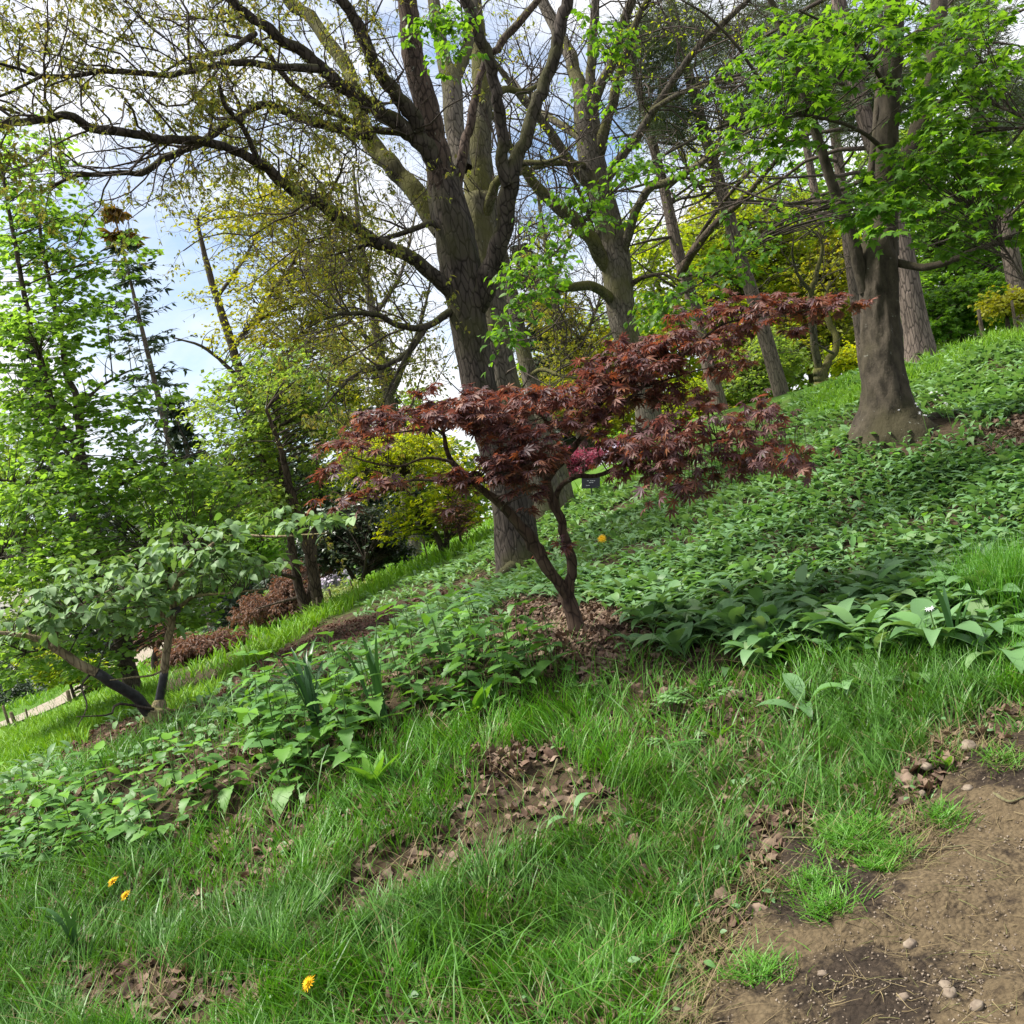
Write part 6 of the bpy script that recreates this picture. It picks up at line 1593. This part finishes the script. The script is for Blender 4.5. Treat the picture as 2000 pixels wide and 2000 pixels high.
stake((165, 1322), (172, 1360), 24, 9, 'wooden stake left of the black wrapped stem')
stake((185, 1332), (200, 1372), 22, 7, 'leaning wooden stake seen just above the black wrapped stem')
stake((233, 1318), (238, 1345), 24, 8, 'wooden stake between the black stem and the dark trunk')
stake((826, 1052), (834, 1086), 15.5, 3, 'thin stake left of the golden maple stem')
stake((620, 1176), (625, 1212), 14, 4, 'short stake at the foot of the young tree')
stake((646, 1166), (651, 1190), 15, 5, 'olive stake in the pale cream shrub')
stake((688, 1154), (694, 1172), 15.4, 4, 'yellowish stake at the right end of the pale cream shrub')
stake((1911, 606), (1918, 650), 15, 8, 'pale wooden stake on the skyline at right', 'wooden stakes')
stake((1976, 588), (1980, 625), 15, 6, 'dark stake in the yellow shrub at the right edge', 'wooden stakes')
# fallen log beside the dome shrub
q0, q1 = base_at(712, 1168, 16.4), base_at(745, 1153, 16.6)
s = np.linspace(0, 1, 8)[:, None]; mb = MB(); lp = q0 * (1 - s) + q1 * s + np.array([0, 0, .07]); tubes(mb, lp, .08 + .015 * vn(np.arange(8) * .9, 2.2), 10)
o = bpy.data.objects.new('log', mb.mesh('log', M['oak_brown'], q0)); o.location = q0; o['label'] = 'short brown log lying beside the dark dome shrub'; o['category'] = 'log'; COL.objects.link(o)

# the black sign board on its stake
def plate(center, wdir, hdir, w_, h_, th, base, name, label, cat, lines=()):
    t = Thing(name, label, cat, base)
    wdir, hdir = unit(wdir), unit(hdir); nd = np.cross(wdir, hdir)
    def box(mb, c, a, b, d):
        v = [c + wdir * x * a + hdir * y * b + nd * z * d for x in (-.5, .5) for y in (-.5, .5) for z in (-.5, .5)]
        mb.add(np.array(v), np.array([(0, 1, 3, 2), (4, 6, 7, 5), (0, 4, 5, 1), (2, 3, 7, 6), (0, 2, 6, 4), (1, 5, 7, 3)]))
    mb = MB(); box(mb, center, w_, h_, th); pl = t.part('plate', mb, M['black'], smooth=False)
    if lines:
        mb = MB()
        for (x, y, l, hh) in lines:
            box(mb, center + wdir * x * w_ + hdir * y * h_ + nd * (th / 2 + .002), l * w_, hh * h_, .002)
        t.part('lettering', mb, M['letter'], smooth=False, parent=pl)
    mb = MB(); s = np.linspace(0, 1, 4)[:, None]; tp = center - hdir * h_ * .3 - nd * (th / 2 + .012); tubes(mb, np.asarray(base) * (1 - s) + tp * s, np.full(4, .011), 6); t.part('post', mb, M['black'])
    return t
sw = 13.5
sc_ = P(1154, 942, sw); wd_ = P(1170, 941, sw) - P(1138, 941, sw); hd_ = P(1153, 930, sw) - P(1153, 954, sw) ; hd_ = hd_ + np.array([0, .04, 0])
sb = P(1160, 985, sw); sb[2] = G(sb[0], sb[1])
ln_ = []
for y, segs in ((.34, [(-.04, .025), (.02, .02), (.07, .02), (.12, .02)]), (.12, [(-.16, .10), (-.01, .06), (.08, .09), (.19, .08)]), (-.03, [(-.05, .10), (.08, .10)]), (-.27, [(-.22, .09), (-.11, .10)])):
    for x, l in segs:
        ln_.append((x, y, l, .05))
plate(sc_, wd_, hd_, 36 / F * sw, 25 / F * sw, .012, sb, 'name_sign', 'black rectangular plant sign with pale lettering behind the maple branches', 'sign', ln_)
sc2 = P(1197, 957, 16); sb2 = P(1198, 975, 16); sb2[2] = G(sb2[0], sb2[1])
plate(sc2, P(1200, 956, 16) - P(1194, 958, 16), hd_, 8 / F * 16, 9 / F * 16, .01, sb2, 'plant_label', 'tiny black plant label right of the black sign', 'label')
sc3 = P(343, 1193, 6.62)
t3 = Thing('plant_label', 'small black plant tag tied to the large leaved shrub stem', 'label', sc3)
mb = MB(); wd3 = unit(P(352, 1190, 6.62) - P(334, 1197, 6.62)); hd3 = unit(P(342, 1186, 6.62) - P(345, 1199, 6.62)); nd3 = np.cross(wd3, hd3)
v = [sc3 + wd3 * x * .068 + hd3 * y * .046 + nd3 * z * .006 for x in (-.5, .5) for y in (-.5, .5) for z in (-.5, .5)]
mb.add(np.array(v), np.array([(0, 1, 3, 2), (4, 6, 7, 5), (0, 4, 5, 1), (2, 3, 7, 6), (0, 2, 6, 4), (1, 5, 7, 3)])); t3.part('tag', mb, M['black'], smooth=False)
mb = MB(); a = np.linspace(0, 2 * np.pi, 12); cc = P(339, 1196, 6.66); tubes(mb, cc + np.stack([.03 * np.cos(a), .03 * np.sin(a), 0 * a], -1), np.full(12, .002), 4, False); t3.part('tie', mb, M['black'])
